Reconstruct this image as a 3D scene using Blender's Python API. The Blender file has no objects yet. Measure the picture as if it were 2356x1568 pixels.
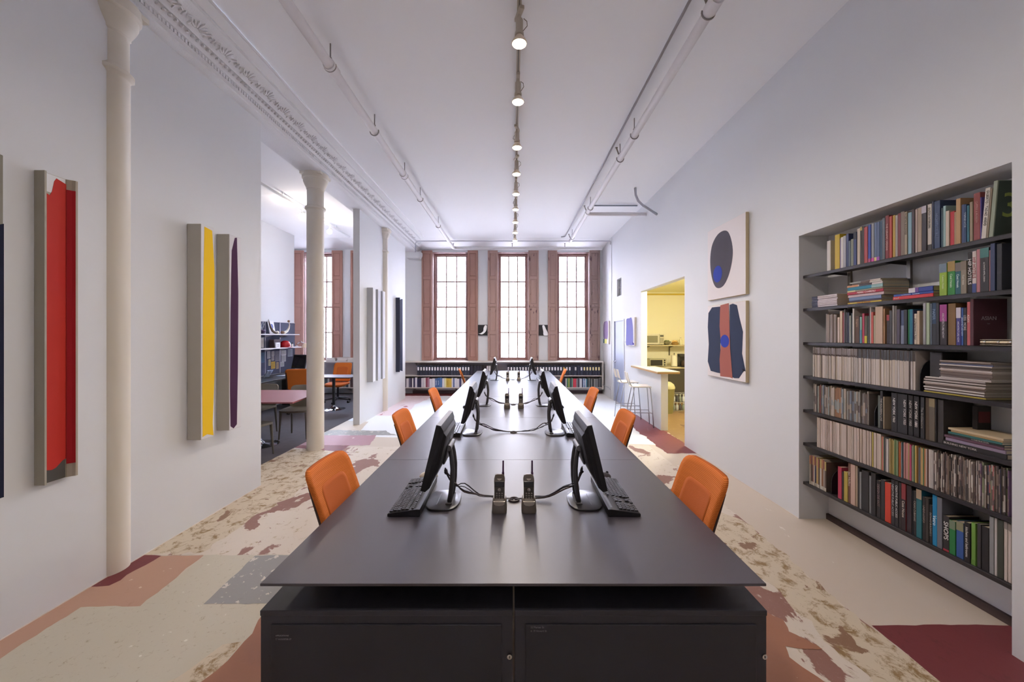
import bpy, bmesh, math, random
from mathutils import Vector, Matrix
random.seed(11)
S = bpy.context.scene
C = S.collection
R = math.radians
# ---------------------------------------------------------------- camera, world, exposure
F, VX, VY, H = 880.0, 1180.0, 772.0, 1.64          # focal length (px), vanishing point, eye height (m)
cd = bpy.data.cameras.new('camera'); cam = bpy.data.objects.new('camera', cd); C.objects.link(cam)
cd.sensor_width = 36; cd.lens = F / 2356 * 36
cd.shift_x = (1178 - VX) / 2356; cd.shift_y = -(784 - VY) / 2356
cd.clip_start = .02; cd.clip_end = 200
cam.location = (0, 0, H); cam.rotation_euler = (R(90), 0, 0)
S.camera = cam
w = bpy.data.worlds.new('overcast_sky'); S.world = w; w.use_nodes = True
bg = w.node_tree.nodes['Background']; bg.inputs[0].default_value = (.66, .82, 1.06, 1); bg.inputs[1].default_value = 90
S.view_settings.view_transform = 'Standard'; S.view_settings.look = 'None'
S.view_settings.exposure = 0.06; S.view_settings.gamma = 1
S.cycles.use_denoising = True
S.cycles.max_bounces = 12; S.cycles.diffuse_bounces = 8
S.cycles.sample_clamp_indirect = 0
SPOT_W, SPOT_COL = 38, (1.0, .88, .76)
KITCHEN_W = 300
# ---------------------------------------------------------------- helpers
def lin(c):
    if isinstance(c, str):
        c = c.lstrip('#'); c = [int(c[i:i+2], 16) / 255 for i in (0, 2, 4)]
        c = [x / 12.92 if x <= .04045 else ((x + .055) / 1.055) ** 2.4 for x in c]
    return (*c[:3], 1)
_m = {}
def M(col, rough=.5, metal=0, spec=.5, bump=0, bscale=40, var=0, vscale=6, emit=0, col2=None):
    """procedural principled material; var mixes towards col2 (or a darker tone) by noise"""
    key = (str(col), rough, metal, spec, bump, bscale, var, vscale, emit, str(col2))
    if key in _m: return _m[key]
    m = bpy.data.materials.new('mat_%d' % len(_m)); m.use_nodes = True; _m[key] = m
    nt = m.node_tree; b = nt.nodes['Principled BSDF']; c = lin(col)
    b.inputs['Base Color'].default_value = c; b.inputs['Roughness'].default_value = rough
    b.inputs['Metallic'].default_value = metal; b.inputs['Specular IOR Level'].default_value = spec
    if emit:
        b.inputs['Emission Color'].default_value = c; b.inputs['Emission Strength'].default_value = emit
    if var or bump:
        tc = nt.nodes.new('ShaderNodeTexCoord')
    if var:
        n = nt.nodes.new('ShaderNodeTexNoise'); n.inputs['Scale'].default_value = vscale; n.inputs['Detail'].default_value = 5
        nt.links.new(tc.outputs['Object'], n.inputs['Vector'])
        mx = nt.nodes.new('ShaderNodeMix'); mx.data_type = 'RGBA'
        mx.inputs[6].default_value = c; c2 = lin(col2) if col2 else tuple(x * (1 - var) for x in c[:3]) + (1,)
        mx.inputs[7].default_value = c2
        nt.links.new(n.outputs['Fac'], mx.inputs[0]); nt.links.new(mx.outputs[2], b.inputs['Base Color'])
    if bump:
        n2 = nt.nodes.new('ShaderNodeTexNoise'); n2.inputs['Scale'].default_value = bscale; n2.inputs['Detail'].default_value = 3
        nt.links.new(tc.outputs['Object'], n2.inputs['Vector'])
        bp = nt.nodes.new('ShaderNodeBump'); bp.inputs['Strength'].default_value = bump; bp.inputs['Distance'].default_value = .01
        nt.links.new(n2.outputs['Fac'], bp.inputs['Height']); nt.links.new(bp.outputs['Normal'], b.inputs['Normal'])
    return m
def glassmat(tint=(1, 1, 1), fac=.06):
    m = bpy.data.materials.new('window_glass'); m.use_nodes = True; nt = m.node_tree; nt.nodes.clear()
    o = nt.nodes.new('ShaderNodeOutputMaterial'); t = nt.nodes.new('ShaderNodeBsdfTransparent'); g = nt.nodes.new('ShaderNodeBsdfGlossy')
    t.inputs[0].default_value = (*tint, 1); g.inputs['Roughness'].default_value = .02
    fr = nt.nodes.new('ShaderNodeFresnel'); fr.inputs[0].default_value = 1.3
    mx = nt.nodes.new('ShaderNodeMixShader'); nt.links.new(fr.outputs[0], mx.inputs[0])
    nt.links.new(t.outputs[0], mx.inputs[1]); nt.links.new(g.outputs[0], mx.inputs[2]); nt.links.new(mx.outputs[0], o.inputs[0])
    return m
def tag(o, label=None, cat=None, group=None, kind=None):
    for k, v in (('label', label), ('category', cat), ('group', group), ('kind', kind)):
        if v: o[k] = v
    return o
def empty(name, loc, rz=0, label=None, cat=None, group=None):
    o = bpy.data.objects.new(name, None); C.objects.link(o); o.location = loc; o.rotation_euler = (0, 0, rz)
    o.empty_display_size = .05
    return tag(o, label, cat, group)
class MB:
    keep = False
    """mesh builder: collects shapes, links them as ONE mesh object"""
    def __init__(s): s.b = bmesh.new(); s.mi = 0
    def _v(s, co): return s.b.verts.new(co)
    def face(s, vs):
        try:
            f = s.b.faces.new(vs); f.material_index = s.mi; return f
        except ValueError: return None
    def box(s, x0, x1, y0, y1, z0, z1, bev=0, seg=1, mat=None):
        v = [s._v((x, y, z)) for x in (x0, x1) for y in (y0, y1) for z in (z0, z1)]
        fs = [s.face([v[i] for i in q]) for q in ((0,1,3,2),(4,6,7,5),(0,4,5,1),(2,3,7,6),(0,2,6,4),(1,5,7,3))]
        if mat: bmesh.ops.transform(s.b, matrix=mat, verts=v)
        if bev:
            es = list({e for f in fs for e in f.edges})
            bmesh.ops.bevel(s.b, geom=es, offset=bev, segments=seg, affect='EDGES', profile=.5)
        return s
    def prism(s, pts, a0, a1, axis='z', bev=0):
        """polygon extruded along an axis; pts are the other two coordinates in order"""
        def co(p, a): return {'z': (p[0], p[1], a), 'y': (p[0], a, p[1]), 'x': (a, p[0], p[1])}[axis]
        A = [s._v(co(p, a0)) for p in pts]; B = [s._v(co(p, a1)) for p in pts]; n = len(pts)
        fs = [s.face(A[::-1]), s.face(B)] + [s.face([A[i], A[(i+1) % n], B[(i+1) % n], B[i]]) for i in range(n)]
        if bev:
            es = list({e for f in fs[:2] if f for e in f.edges})
            bmesh.ops.bevel(s.b, geom=es, offset=bev, segments=2, affect='EDGES', profile=.5)
        return s
    def tube(s, path, r, n=10, caps=True):
        path = [Vector(p) for p in path]; rs = r if isinstance(r, (list, tuple)) else [r] * len(path)
        up = None; rings = []
        for i, p in enumerate(path):
            d = (path[min(i+1, len(path)-1)] - path[max(i-1, 0)]).normalized()
            if up is None:
                up = d.cross(Vector((0, 0, 1))) if abs(d.z) < .95 else d.cross(Vector((1, 0, 0)))
            u = (up - d * up.dot(d)).normalized(); up = u; v = d.cross(u)
            rings.append([s._v(p + (u * math.cos(2*math.pi*k/n) + v * math.sin(2*math.pi*k/n)) * rs[i]) for k in range(n)])
        for a, b in zip(rings, rings[1:]):
            for k in range(n): s.face([a[k], a[(k+1) % n], b[(k+1) % n], b[k]])
        if caps: s.face(rings[0][::-1]); s.face(rings[-1])
        return s
    def lathe(s, prof, c=(0, 0, 0), n=24, axis='z', sx=1, sy=1):
        """profile [(r, h), ...] turned about an axis through c"""
        rings = []
        for r, h in prof:
            ring = []
            for k in range(n):
                a = 2*math.pi*k/n; p, q = r*math.cos(a)*sx, r*math.sin(a)*sy
                co = {'z': (p, q, h), 'y': (p, h, q), 'x': (h, p, q)}[axis]
                ring.append(s._v((c[0]+co[0], c[1]+co[1], c[2]+co[2])))
            rings.append(ring)
        for a, b in zip(rings, rings[1:]):
            for k in range(n): s.face([a[k], a[(k+1) % n], b[(k+1) % n], b[k]])
        if prof[0][0] > 1e-6: s.face(rings[0][::-1])
        if prof[-1][0] > 1e-6: s.face(rings[-1])
        return s
    def ball(s, c, rx, ry=None, rz=None, u=10, v=7, mat=None):
        ry = ry or rx; rz = rz or rx
        m = Matrix.Translation(c) @ (mat or Matrix()) @ Matrix.Diagonal((rx, ry, rz, 1))
        r = bmesh.ops.create_uvsphere(s.b, u_segments=u, v_segments=v, radius=1, matrix=m)
        for f in {f for q in r['verts'] for f in q.link_faces}: f.material_index = s.mi
        return s
    def pad(s, w, h, t, r, fn, nu=14, nv=14):
        """rounded rectangular slab; fn(a, b, side) -> coordinate, a,b in metres from the centre, side 0 front / 1 back"""
        def rc(a, b):
            ax, bx = abs(a) - (w/2 - r), abs(b) - (h/2 - r)
            if ax > 0 and bx > 0:
                L = math.hypot(ax, bx); d = max(ax, bx); ax, bx = ax*d/L, bx*d/L
                a = math.copysign(w/2 - r + ax, a); b = math.copysign(h/2 - r + bx, b)
            return a, b
        def line(L, n):
            e = [-L/2, -L/2 + r*.5, -L/2 + r]; k = n - 6
            e += [-L/2 + r + (L - 2*r)*i/(k+1) for i in range(1, k+1)]
            return e + [L/2 - r, L/2 - r*.5, L/2]
        U, V = line(w, nu), line(h, nv); g = []
        for side in (0, 1):
            g.append([[s._v(fn(*rc(a, b), side)) for b in V] for a in U])
        for side in (0, 1):
            for i in range(len(U)-1):
                for j in range(len(V)-1):
                    q = [g[side][i][j], g[side][i+1][j], g[side][i+1][j+1], g[side][i][j+1]]
                    s.face(q if side == 0 else q[::-1])
        I, J = len(U)-1, len(V)-1
        rim = [(i, 0) for i in range(I)] + [(I, j) for j in range(J)] + [(i, J) for i in range(I, 0, -1)] + [(0, j) for j in range(J, 0, -1)]
        for (a, b), (c, d) in zip(rim, rim[1:] + rim[:1]):
            s.face([g[0][a][b], g[1][a][b], g[1][c][d], g[0][c][d]])
        return s
    def build(s, name, mats, parent=None, smooth=False, label=None, kind=None):
        me = bpy.data.meshes.new(name); getattr(s, 'keep', False) or bmesh.ops.recalc_face_normals(s.b, faces=s.b.faces); s.b.to_mesh(me); s.b.free()
        for m in (mats if isinstance(mats, (list, tuple)) else [mats]): me.materials.append(m)
        if smooth:
            for p in me.polygons: p.use_smooth = True
            if smooth is not True: me.set_sharp_from_angle(angle=R(smooth))
        o = bpy.data.objects.new(name, me); C.objects.link(o)
        if parent: o.parent = parent
        if label: o['label'] = label
        if kind: o['kind'] = kind
        return o
def children(o): return [x for x in C.objects if x.parent == o]
def copy_tree(o, kids, parent=None):
    c = o.copy(); C.objects.link(c)
    if parent: c.parent = parent
    for k in kids.get(o.name, ()): copy_tree(k, kids, c)
    return c
def kidmap(o):
    d = {}
    def rec(x):
        d[x.name] = children(x)
        for k in d[x.name]: rec(k)
    rec(o); return d
def dup(o, kids, loc, rz=None, label=None, group=None):
    c = copy_tree(o, kids); c.location = loc
    if rz is not None: c.rotation_euler = (0, 0, rz)
    tag(c, label, None, group); return c
def text(body, fit, mat, parent, loc, xd, yd, name='lettering', maxh=None):
    """lettering as a thin mesh, FIT metres long, centred on loc, running along xd with its top towards yd"""
    cu = bpy.data.curves.new(name, 'FONT'); cu.body = body; cu.align_x = 'CENTER'; cu.align_y = 'CENTER'; cu.extrude = .002; cu.resolution_u = 3
    t = bpy.data.objects.new(name, cu); me = bpy.data.meshes.new_from_object(t); bpy.data.objects.remove(t); bpy.data.curves.remove(cu)
    xs = [v.co.x for v in me.vertices]; ys = [v.co.y for v in me.vertices]
    sc = fit / (max(xs) - min(xs)); sy = sc
    if maxh and sc * (max(ys) - min(ys)) > maxh: sy = maxh / (max(ys) - min(ys))
    xd, yd = Vector(xd), Vector(yd); z = xd.cross(yd); mx, my = (max(xs)+min(xs))/2, (max(ys)+min(ys))/2
    for v in me.vertices:
        v.co = Vector(loc) + xd * ((v.co.x - mx) * sc) + yd * ((v.co.y - my) * sy) + z * (v.co.z * .25)
    me.materials.append(mat); o = bpy.data.objects.new(name, me); C.objects.link(o)
    if parent: o.parent = parent
    return o
ONES = 'zeroth first second third fourth fifth sixth seventh eighth ninth tenth eleventh twelfth thirteenth fourteenth fifteenth sixteenth seventeenth eighteenth nineteenth'.split()
TENS = {2: ('twenty', 'twentieth'), 3: ('thirty', 'thirtieth'), 4: ('forty', 'fortieth'), 5: ('fifty', 'fiftieth'), 6: ('sixty', 'sixtieth'), 7: ('seventy', 'seventieth'), 8: ('eighty', 'eightieth'), 9: ('ninety', 'ninetieth')}
def nth(n):
    if n < 20: return ONES[n]
    if n < 100: return TENS[n//10][1] if n % 10 == 0 else TENS[n//10][0] + '-' + ONES[n % 10]
    return 'hundredth' if n == 100 else 'hundred-and-' + nth(n - 100)
def wall_boxes(mb, axis, a0, a1, t0, t1, z0, z1, holes):
    """a wall along axis x|y from a0 to a1, thickness t0..t1, with rectangular holes (a0,a1,z0,z1)"""
    A = sorted({a0, a1, *[h[0] for h in holes], *[h[1] for h in holes]}); A = [a for a in A if a0 <= a <= a1]
    for p, q in zip(A, A[1:]):
        cut = sorted((h[2], h[3]) for h in holes if h[0] <= p + 1e-6 and h[1] >= q - 1e-6); z = z0
        for u, v in cut + [(z1, z1)]:
            if u > z + 1e-6:
                if axis == 'y': mb.box(t0, t1, p, q, z, u)
                else: mb.box(p, q, t0, t1, z, u)
            z = max(z, v)
def struct(name, mb, m, smooth=False): return tag(mb.build(name, m, smooth=smooth), kind='structure')
# ---------------------------------------------------------------- setting: floor
XL, XR, YW, ZC, ZG = -2.76, 2.565, 10.9, 4.20, 3.97
def paintmat(name, base, spots, amt=.62, sc=3.0, stretch=(1, 1, 1), second=None, amt2=.6, sc2=22, rough=.55, fine=.15):
    """worn painted floor: base paint with flakes of SPOTS showing through, and scratches of SECOND"""
    m = bpy.data.materials.new(name); m.use_nodes = True; nt = m.node_tree; b = nt.nodes['Principled BSDF']; L = nt.links
    b.inputs['Roughness'].default_value = rough
    tc = nt.nodes.new('ShaderNodeTexCoord'); mp = nt.nodes.new('ShaderNodeMapping'); mp.inputs['Scale'].default_value = stretch
    L.new(tc.outputs['Object'], mp.inputs['Vector'])
    def layer(prev, col, scale, thr, soft, det, dist, rgh=.6):
        n = nt.nodes.new('ShaderNodeTexNoise'); n.inputs['Scale'].default_value = scale; n.inputs['Detail'].default_value = det
        n.inputs['Roughness'].default_value = rgh; n.inputs['Distortion'].default_value = dist; L.new(mp.outputs[0], n.inputs['Vector'])
        r = nt.nodes.new('ShaderNodeValToRGB'); r.color_ramp.elements[0].position = thr; r.color_ramp.elements[1].position = min(1, thr + soft)
        L.new(n.outputs['Fac'], r.inputs[0])
        x = nt.nodes.new('ShaderNodeMix'); x.data_type = 'RGBA'; x.inputs[7].default_value = lin(col)
        if isinstance(prev, tuple): x.inputs[6].default_value = prev
        else: L.new(prev, x.inputs[6])
        L.new(r.outputs[0], x.inputs[0]); return x.outputs[2]
    out = lin(base)
    if second: out = layer(out, second, sc2, amt2, .10, 9, .5, .78)
    out = layer(out, spots, sc, amt, .015, 6, .4)
    if fine:
        d = tuple(x * .8 for x in lin(base)[:3]); out2 = layer(out, base, 60, .58, .3, 4, 0)
        x = nt.nodes.new('ShaderNodeMix'); x.data_type = 'RGBA'; x.inputs[0].default_value = fine * 2
        L.new(out, x.inputs[6]); L.new(out2, x.inputs[7]); out = x.outputs[2]
    L.new(out, b.inputs['Base Color'])
    n = nt.nodes.new('ShaderNodeTexNoise'); n.inputs['Scale'].default_value = 14; L.new(tc.outputs['Object'], n.inputs['Vector'])
    bp = nt.nodes.new('ShaderNodeBump'); bp.inputs['Strength'].default_value = .12; bp.inputs['Distance'].default_value = .01
    L.new(n.outputs['Fac'], bp.inputs['Height']); L.new(bp.outputs[0], b.inputs['Normal'])
    return m
FLOOR = [
    paintmat('floor_beige', 'cabdae', 'ded6cb', .68, 9, (1, .5, 1), 'bba694', .66, 12),      # 0 base beige paint
    paintmat('floor_peeling', 'd3c8ba', '8f675b', .54, 2.3, (1, .75, 1), 'a08a62', .57, 13),   # 1 flaking paint
    paintmat('floor_red', '743337', 'b08a86', .69, 13, (1, .6, 1), '642c2f', .55, 9),        # 2 dark red paint, also the painted shade under the bookcase
    paintmat('floor_tan', 'b9937d', 'd4bcab', .69, 11, (1, 1, 1), 'ae8870', .6, 10),          # 3 tan
    paintmat('floor_linoleum', 'c4bdab', 'dedacd', .69, 14, (1, 1, 1), '9c8e72', .575, 30),   # 4 pale greenish
    paintmat('floor_grey', '92918f', 'cdc6bc', .60, 14, (1, 1, 1), '8a8885', .6, 10),         # 5 grey
    paintmat('floor_brown', 'a06e55', 'c9b09a', .70, 9, (1, 1, 1), '94634c', .6, 8),         # 6 bare brown
    paintmat('floor_white', 'e0e1e2', 'd2cdca', .68, 6, (1, 1, 1), 'efeeee', .6, 8),         # 7 white paint
    paintmat('floor_mauve', 'a98089', 'd9c9cc', .66, 6, (1, 1, 1), '9a6d74', .6, 8),         # 8 mauve
    paintmat('floor_worn', 'cdbfa8', '8a6a52', .62, 4, (1, .8, 1), '8f744a', .50, 11),    # 9 golden worn
    paintmat('floor_pink', 'dcc8ca', 'a85a62', .63, 3, (1, 1, 1), 'e8dcdc', .55, 5),         # 10 pink worn
]
fl = MB()
fl.box(-6.9, 4.9, -3.2, 11.3, -.12, 0)
rf = random.Random(5)
def edge(pts, jit, step=.05):
    out = []
    for (a, b), (c, d) in zip(pts, pts[1:] + pts[:1]):
        L = math.hypot(c-a, d-b); n = max(1, int(L / step)); drift = 0
        for k in range(n):
            t = k / n; drift = max(-2*jit, min(2*jit, drift * .6 + rf.gauss(0, jit) * .6)); e = 0 if k == 0 else drift
            out.append((a + (c-a)*t - (d-b)/L*e, b + (d-b)*t + (c-a)/L*e))
    return out
PZ = [0]
def patch(i, pts, jit=.01, z=1, step=.05):
    PZ[0] += 1; zz = .0008 * z + .00002 * PZ[0]; fl.mi = i; v = [fl._v((x, y, zz)) for x, y in edge(pts, jit, step)]; f = fl.face(v)
    if f:
        f.normal_update()
        for t_ in bmesh.ops.triangulate(fl.b, faces=[f])['faces']:
            t_.normal_update()
            if t_.normal.z < 0: t_.normal_flip()
patch(7, [(-3.2, 6.3), (2.6, 5.72), (2.6, 10.9), (-3.2, 10.9)], .004)
patch(0, [(-3.21, 6.3), (-2.6, 6.35), (-2.75, 7.3), (-3.21, 7.4)], .008, 2)
patch(5, [(-3.2, 6.32), (-1.9, 6.30), (-2.2, 6.62), (-3.2, 6.64)], .02, 3)
patch(1, [(-2.85, 2.86), (-.6, 2.86), (-.6, 5.72), (-2.3, 5.62), (-3.2, 5.60)], .012, 1)
patch(9, [(-2.80, 2.86), (-2.35, 2.9), (-2.25, 4.4), (-2.5, 5.6), (-3.2, 5.58), (-3.2, 4.2), (-2.8, 4.1)], .03, 2)
patch(2, [(-3.2, 5.60), (-2.45, 5.40), (-2.42, 5.72), (-3.2, 5.74)], .012, 3)
patch(8, [(-3.2, 5.72), (-2.15, 5.73), (-2.25, 6.30), (-3.2, 6.31)], .014, 3)
patch(10, [(-3.0, 7.86), (-2.2, 7.86), (-2.32, 9.0), (-2.1, 10.9), (-3.2, 10.9)], .03, 2)
patch(2, [(-3.0, 10.4), (-1.4, 10.45), (-1.2, 10.9), (-3.2, 10.9)], .03, 3)  # dark red stands in for the shade under the low bookcase
patch(3, [(-2.80, 1.0), (-2.80, 2.86), (-2.31, 2.86), (-2.26, 2.32), (-2.60, 2.31), (-2.60, 1.9), (-2.57, 1.0)], .010, 1)
patch(2, [(-2.80, 2.50), (-2.65, 2.51), (-2.62, 2.85), (-2.80, 2.86)], .016, 2)
patch(4, [(-2.58, 1.0), (-2.60, 1.93), (-2.61, 2.31), (-2.26, 2.32), (-2.31, 2.86), (-.6, 2.86), (-.6, 1.0)], .010, 2)
patch(5, [(-1.92, 2.85), (-.6, 2.86), (-.6, 2.335), (-1.89, 2.335)], .010, 3)
patch(6, [(-1.48, 1.0), (-1.475, 1.81), (-1.44, 2.05), (-1.50, 2.3), (-1.49, 2.52), (-.6, 2.52), (-.6, 1.0)], .014, 4)
patch(9, [(-1.60, 1.70), (-1.47, 1.75), (-1.45, 2.05), (-1.54, 2.03), (-1.66, 1.74)], .02, 3)
patch(1, [(.6, 2.0), (.6, 5.73), (2.03, 5.73), (2.05, 3.4), (2.01, 2.3), (2.03, 1.0), (1.4, 1.0), (1.2, 1.9)], .006, 1)
patch(9, [(2.02, 1.0), (2.0, 2.3), (2.04, 3.4), (1.75, 3.8), (1.6, 3.0), (1.72, 2.2), (1.6, 1.0)], .03, 2)
patch(6, [(.6, 1.0), (1.4, 1.0), (1.477, 1.81), (1.41, 1.95), (1.44, 2.02), (1.62, 2.0), (1.53, 2.12), (1.56, 2.21), (1.507, 2.265), (.6, 2.3)], .005, 3, .03)
patch(2, [(2.03, 1.0), (2.03, 2.165), (2.83, 2.165), (2.83, 1.0)], .004, 2)
patch(2, [(2.15, 5.33), (2.62, 5.33), (2.62, 8.0), (2.3, 7.8), (2.14, 7.0)], .015, 2)
patch(12, [(2.62, 5.2), (4.7, 5.2), (4.7, 9.9), (2.62, 9.9)], .015, 2)
fl.mi = 11
fl.box(-6.9, -3.2, 2.9, 11.0, 0, .008)
FLOOR.append(M('6f6b70', .95, spec=.1, bump=.6, bscale=260, var=.25, vscale=9))
FLOOR.append(paintmat('floor_kitchen', '8a6c48', '6a4a34', .6, 3, (1, 1, 1), '9a8050', .55, 6))
fl.keep = True; struct('floor', fl, FLOOR)
# ---------------------------------------------------------------- walls and ceiling
WHITE = M('d8dadd', .6, spec=.25, bump=.05, bscale=30)
CEIL = M('ecedef', .7, spec=.2, bump=.06, bscale=18)
cl = MB(); cl.box(-6.9, 2.9, -3.2, 10.0, ZC, ZC + .2)
cl.prism([(10.0, ZC), (10.0, ZC+.2), (11.3, ZC+.2), (11.3, 4.05), (10.9, 4.10)], -6.9, 2.9, 'x')
struct('ceiling', cl, CEIL)
def WX(px, Y=YW): return (px - VX) * Y / F
HZ = (.93, 4.02)
WIN = [(WX(700), WX(765)), (-4.31, -3.40), (WX(995.2), WX(1076.4)), (WX(1145.2), WX(1215.4)), (WX(1281.8), WX(1355.5))]
wf = MB(); wall_boxes(wf, 'x', -6.9, 4.9, YW, YW + .36, 0, 4.3, [(a, b, *HZ) for a, b in WIN]); struct('wall_far', wf, WHITE)
wl = MB(); wl.box(-2.90, XL, -3.2, 4.19, 0, ZC); struct('wall_left', wl, WHITE)
wp = MB(); wp.box(-2.94, -2.82, 7.04, 10.02, 0, ZG + .05); struct('wall_partition', wp, WHITE)
wb = MB(); wb.box(-6.9, 4.9, -3.3, -3.1, 0, ZC); struct('wall_back', wb, WHITE)
NY0, NY1, NZ, NX = 1.966, 3.43, 2.533, 2.83                       # the book niche
wr = MB(); t0, t1 = XR, XR + .12
wall_boxes(wr, 'y', -3.2, YW, t0, t1, 0, ZC, [(NY0, NY1, -.01, NZ), (5.713, 6.62, -.01, 2.53), (6.62, 7.65, .99, 2.53), (8.80, 9.69, -.01, 2.03), (9.04, 9.42, 2.60, 3.02)])
wr.box(t1, NX + .08, NY0 - .06, NY0, 0, NZ + .06); wr.box(t1, NX + .08, NY1, NY1 + .06, 0, NZ + .06)
wr.box(NX, NX + .08, NY0, NY1, 0, NZ + .06); wr.box(t1, NX, NY0, NY1, NZ, NZ + .06)
struct('wall_right', wr, WHITE)
wk = MB(); wk.box(t1 + .002, 4.9, 10.0, 10.12, 0, 2.9); wk.box(4.75, 4.9, 4.3, 10.0, 0, 2.9); wk.box(t1 + .002, 4.9, 4.3, 4.42, 0, 2.9)
struct('wall_kitchen', wk, M('f1ebce', .6, spec=.2))
ck = MB(); ck.box(t1 + .002, 4.9, 4.3, 10.12, 2.78, 2.9); struct('ceiling_kitchen', ck, M('f5edb4', .7))
tk = MB(); tk.box(t1 + .004, 4.74, 9.97, 9.999, 2.70, 2.74); struct('trim_6', tk, M('cdb23c', .5))
lr = MB(); lr.box(-5.74, -5.59, 2.8, 9.78, .008, ZC); lr.box(-6.9, -5.74, 9.66, 9.78, .008, ZC); struct('wall_side_room', lr, WHITE)
ln = MB(); ln.box(-5.59, -2.90, 2.8, 2.9, .008, ZC); struct('wall_side_room_near', ln, WHITE)
lx = MB(); lx.box(-7.0, -6.9, 9.6, 11.3, 0, ZC); struct('wall_alcove', lx, WHITE)
st = MB(); st.box(XR - .012, XR, 9.9, YW, 0, ZC - .01); struct('trim_5', st, WHITE)
bb = MB(); bb.box(-2.85, 2.55, YW - .018, YW, .001, .09); struct('baseboard_far', bb, M('5c4b52', .6))
bn = MB(); bn.box(NX - .022, NX, NY0, NY1, .001, .05); struct('baseboard_niche', bn, M('4a3a3a', .6))
tp = MB(); tp.box(XL, XL + .004, -3, 4.19, .001, .006); tp.box(XR - .004, XR, NY1, 5.713, .001, .006); struct('trim_7', tp, M('d9cfc6', .7))
# girder with its ornamental cornice
g = MB()
prof = [(-3.02, ZC), (-3.02, ZG), (-2.76, ZG), (-2.735, ZG+.005), (-2.70, 3.995), (-2.70, 4.015), (-2.672, 4.025), (-2.672, 4.055), (-2.655, 4.06), (-2.64, 4.085), (-2.61, 4.105),
        (-2.585, 4.085), (-2.575, 4.10), (-2.53, 4.135), (-2.47, 4.165), (-2.45, 4.185), (-2.43, 4.185), (-2.43, ZC)]
g.prism(prof, -3.1, 10.9, 'y')
y = .9
while y < 10.7:                                                   # dentils
    g.box(-2.682, -2.662, y, y + .018, 4.026, 4.054); y += .034
y = 1.0
while y < 10.5:                                                   # egg row
    g.ball((-2.622, y, 4.092), .018, .016, .014, 6, 4); y += .052
y = 1.35; k = 0
while y < 10.4:                                                   # palmettes and scrolls in the cove
    cx, cz = -2.535, 4.130
    rot = Matrix.Rotation(R(-31), 4, 'Y')
    if k % 2 == 0:
        for q in range(-3, 4):
            a = R(q * 23); L = .070 - abs(q)*.005
            g.ball((cx + math.cos(a)*L*.55 - .02, y + math.sin(a)*L*.95, cz + math.cos(a)*L*.33 - .016), L*.60, .010, .012, 7, 4,
                   Matrix.Rotation(R(-31), 4, 'Y') @ Matrix.Rotation(a, 4, 'Z'))
    else:
        for q in (-1, 1):
            g.tube([(cx - .03, y + q*.07, cz - .022), (cx, y + q*.075, cz - .006), (cx + .022, y + q*.05, cz + .008), (cx + .01, y + q*.022, cz), (cx - .01, y + q*.035, cz - .012)], .008, 5)
        g.ball((cx, y, cz - .004), .03, .010, .012, 6, 4, rot)
    y += .145; k += 1
struct('trim_1', g, M('dedfe2', .65, spec=.25, bump=.2, bscale=90), smooth=40)
cr = MB(); cr.prism([(-3.02, ZG), (-3.02, 3.90), (-2.95, 3.80), (-2.60, 3.80), (-2.56, 3.90), (-2.56, ZG)], 10.6, 10.9, 'y'); struct('trim_2', cr, WHITE)
def column(Y, X=-2.865, lab=''):
    c = MB(); r = .115
    c.lathe([(r, 0), (r, 3.44), (r+.006, 3.45), (r+.022, 3.465), (r+.022, 3.49), (r+.006, 3.505), (r-.004, 3.52), (r-.004, 3.74), (r+.004, 3.75), (r+.004, 3.765), (r+.03, 3.82), (r+.045, 3.86), (r+.045, 3.885), (r+.06, 3.90), (r+.06, ZG)], (X, Y, 0), 40)
    c.box(X-.15, X+.15, Y-.15, Y+.15, ZG-.035, ZG)
    return tag(c.build('column', M('dcd6ca', .5, spec=.3), smooth=35), lab, None, None, 'structure')
column(2.68, -2.84, 'cream round column half sunk in the near left wall'); column(5.55, lab='cream round column standing free in the side room opening'); column(8.40, lab='cream round column set into the far partition')
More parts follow.
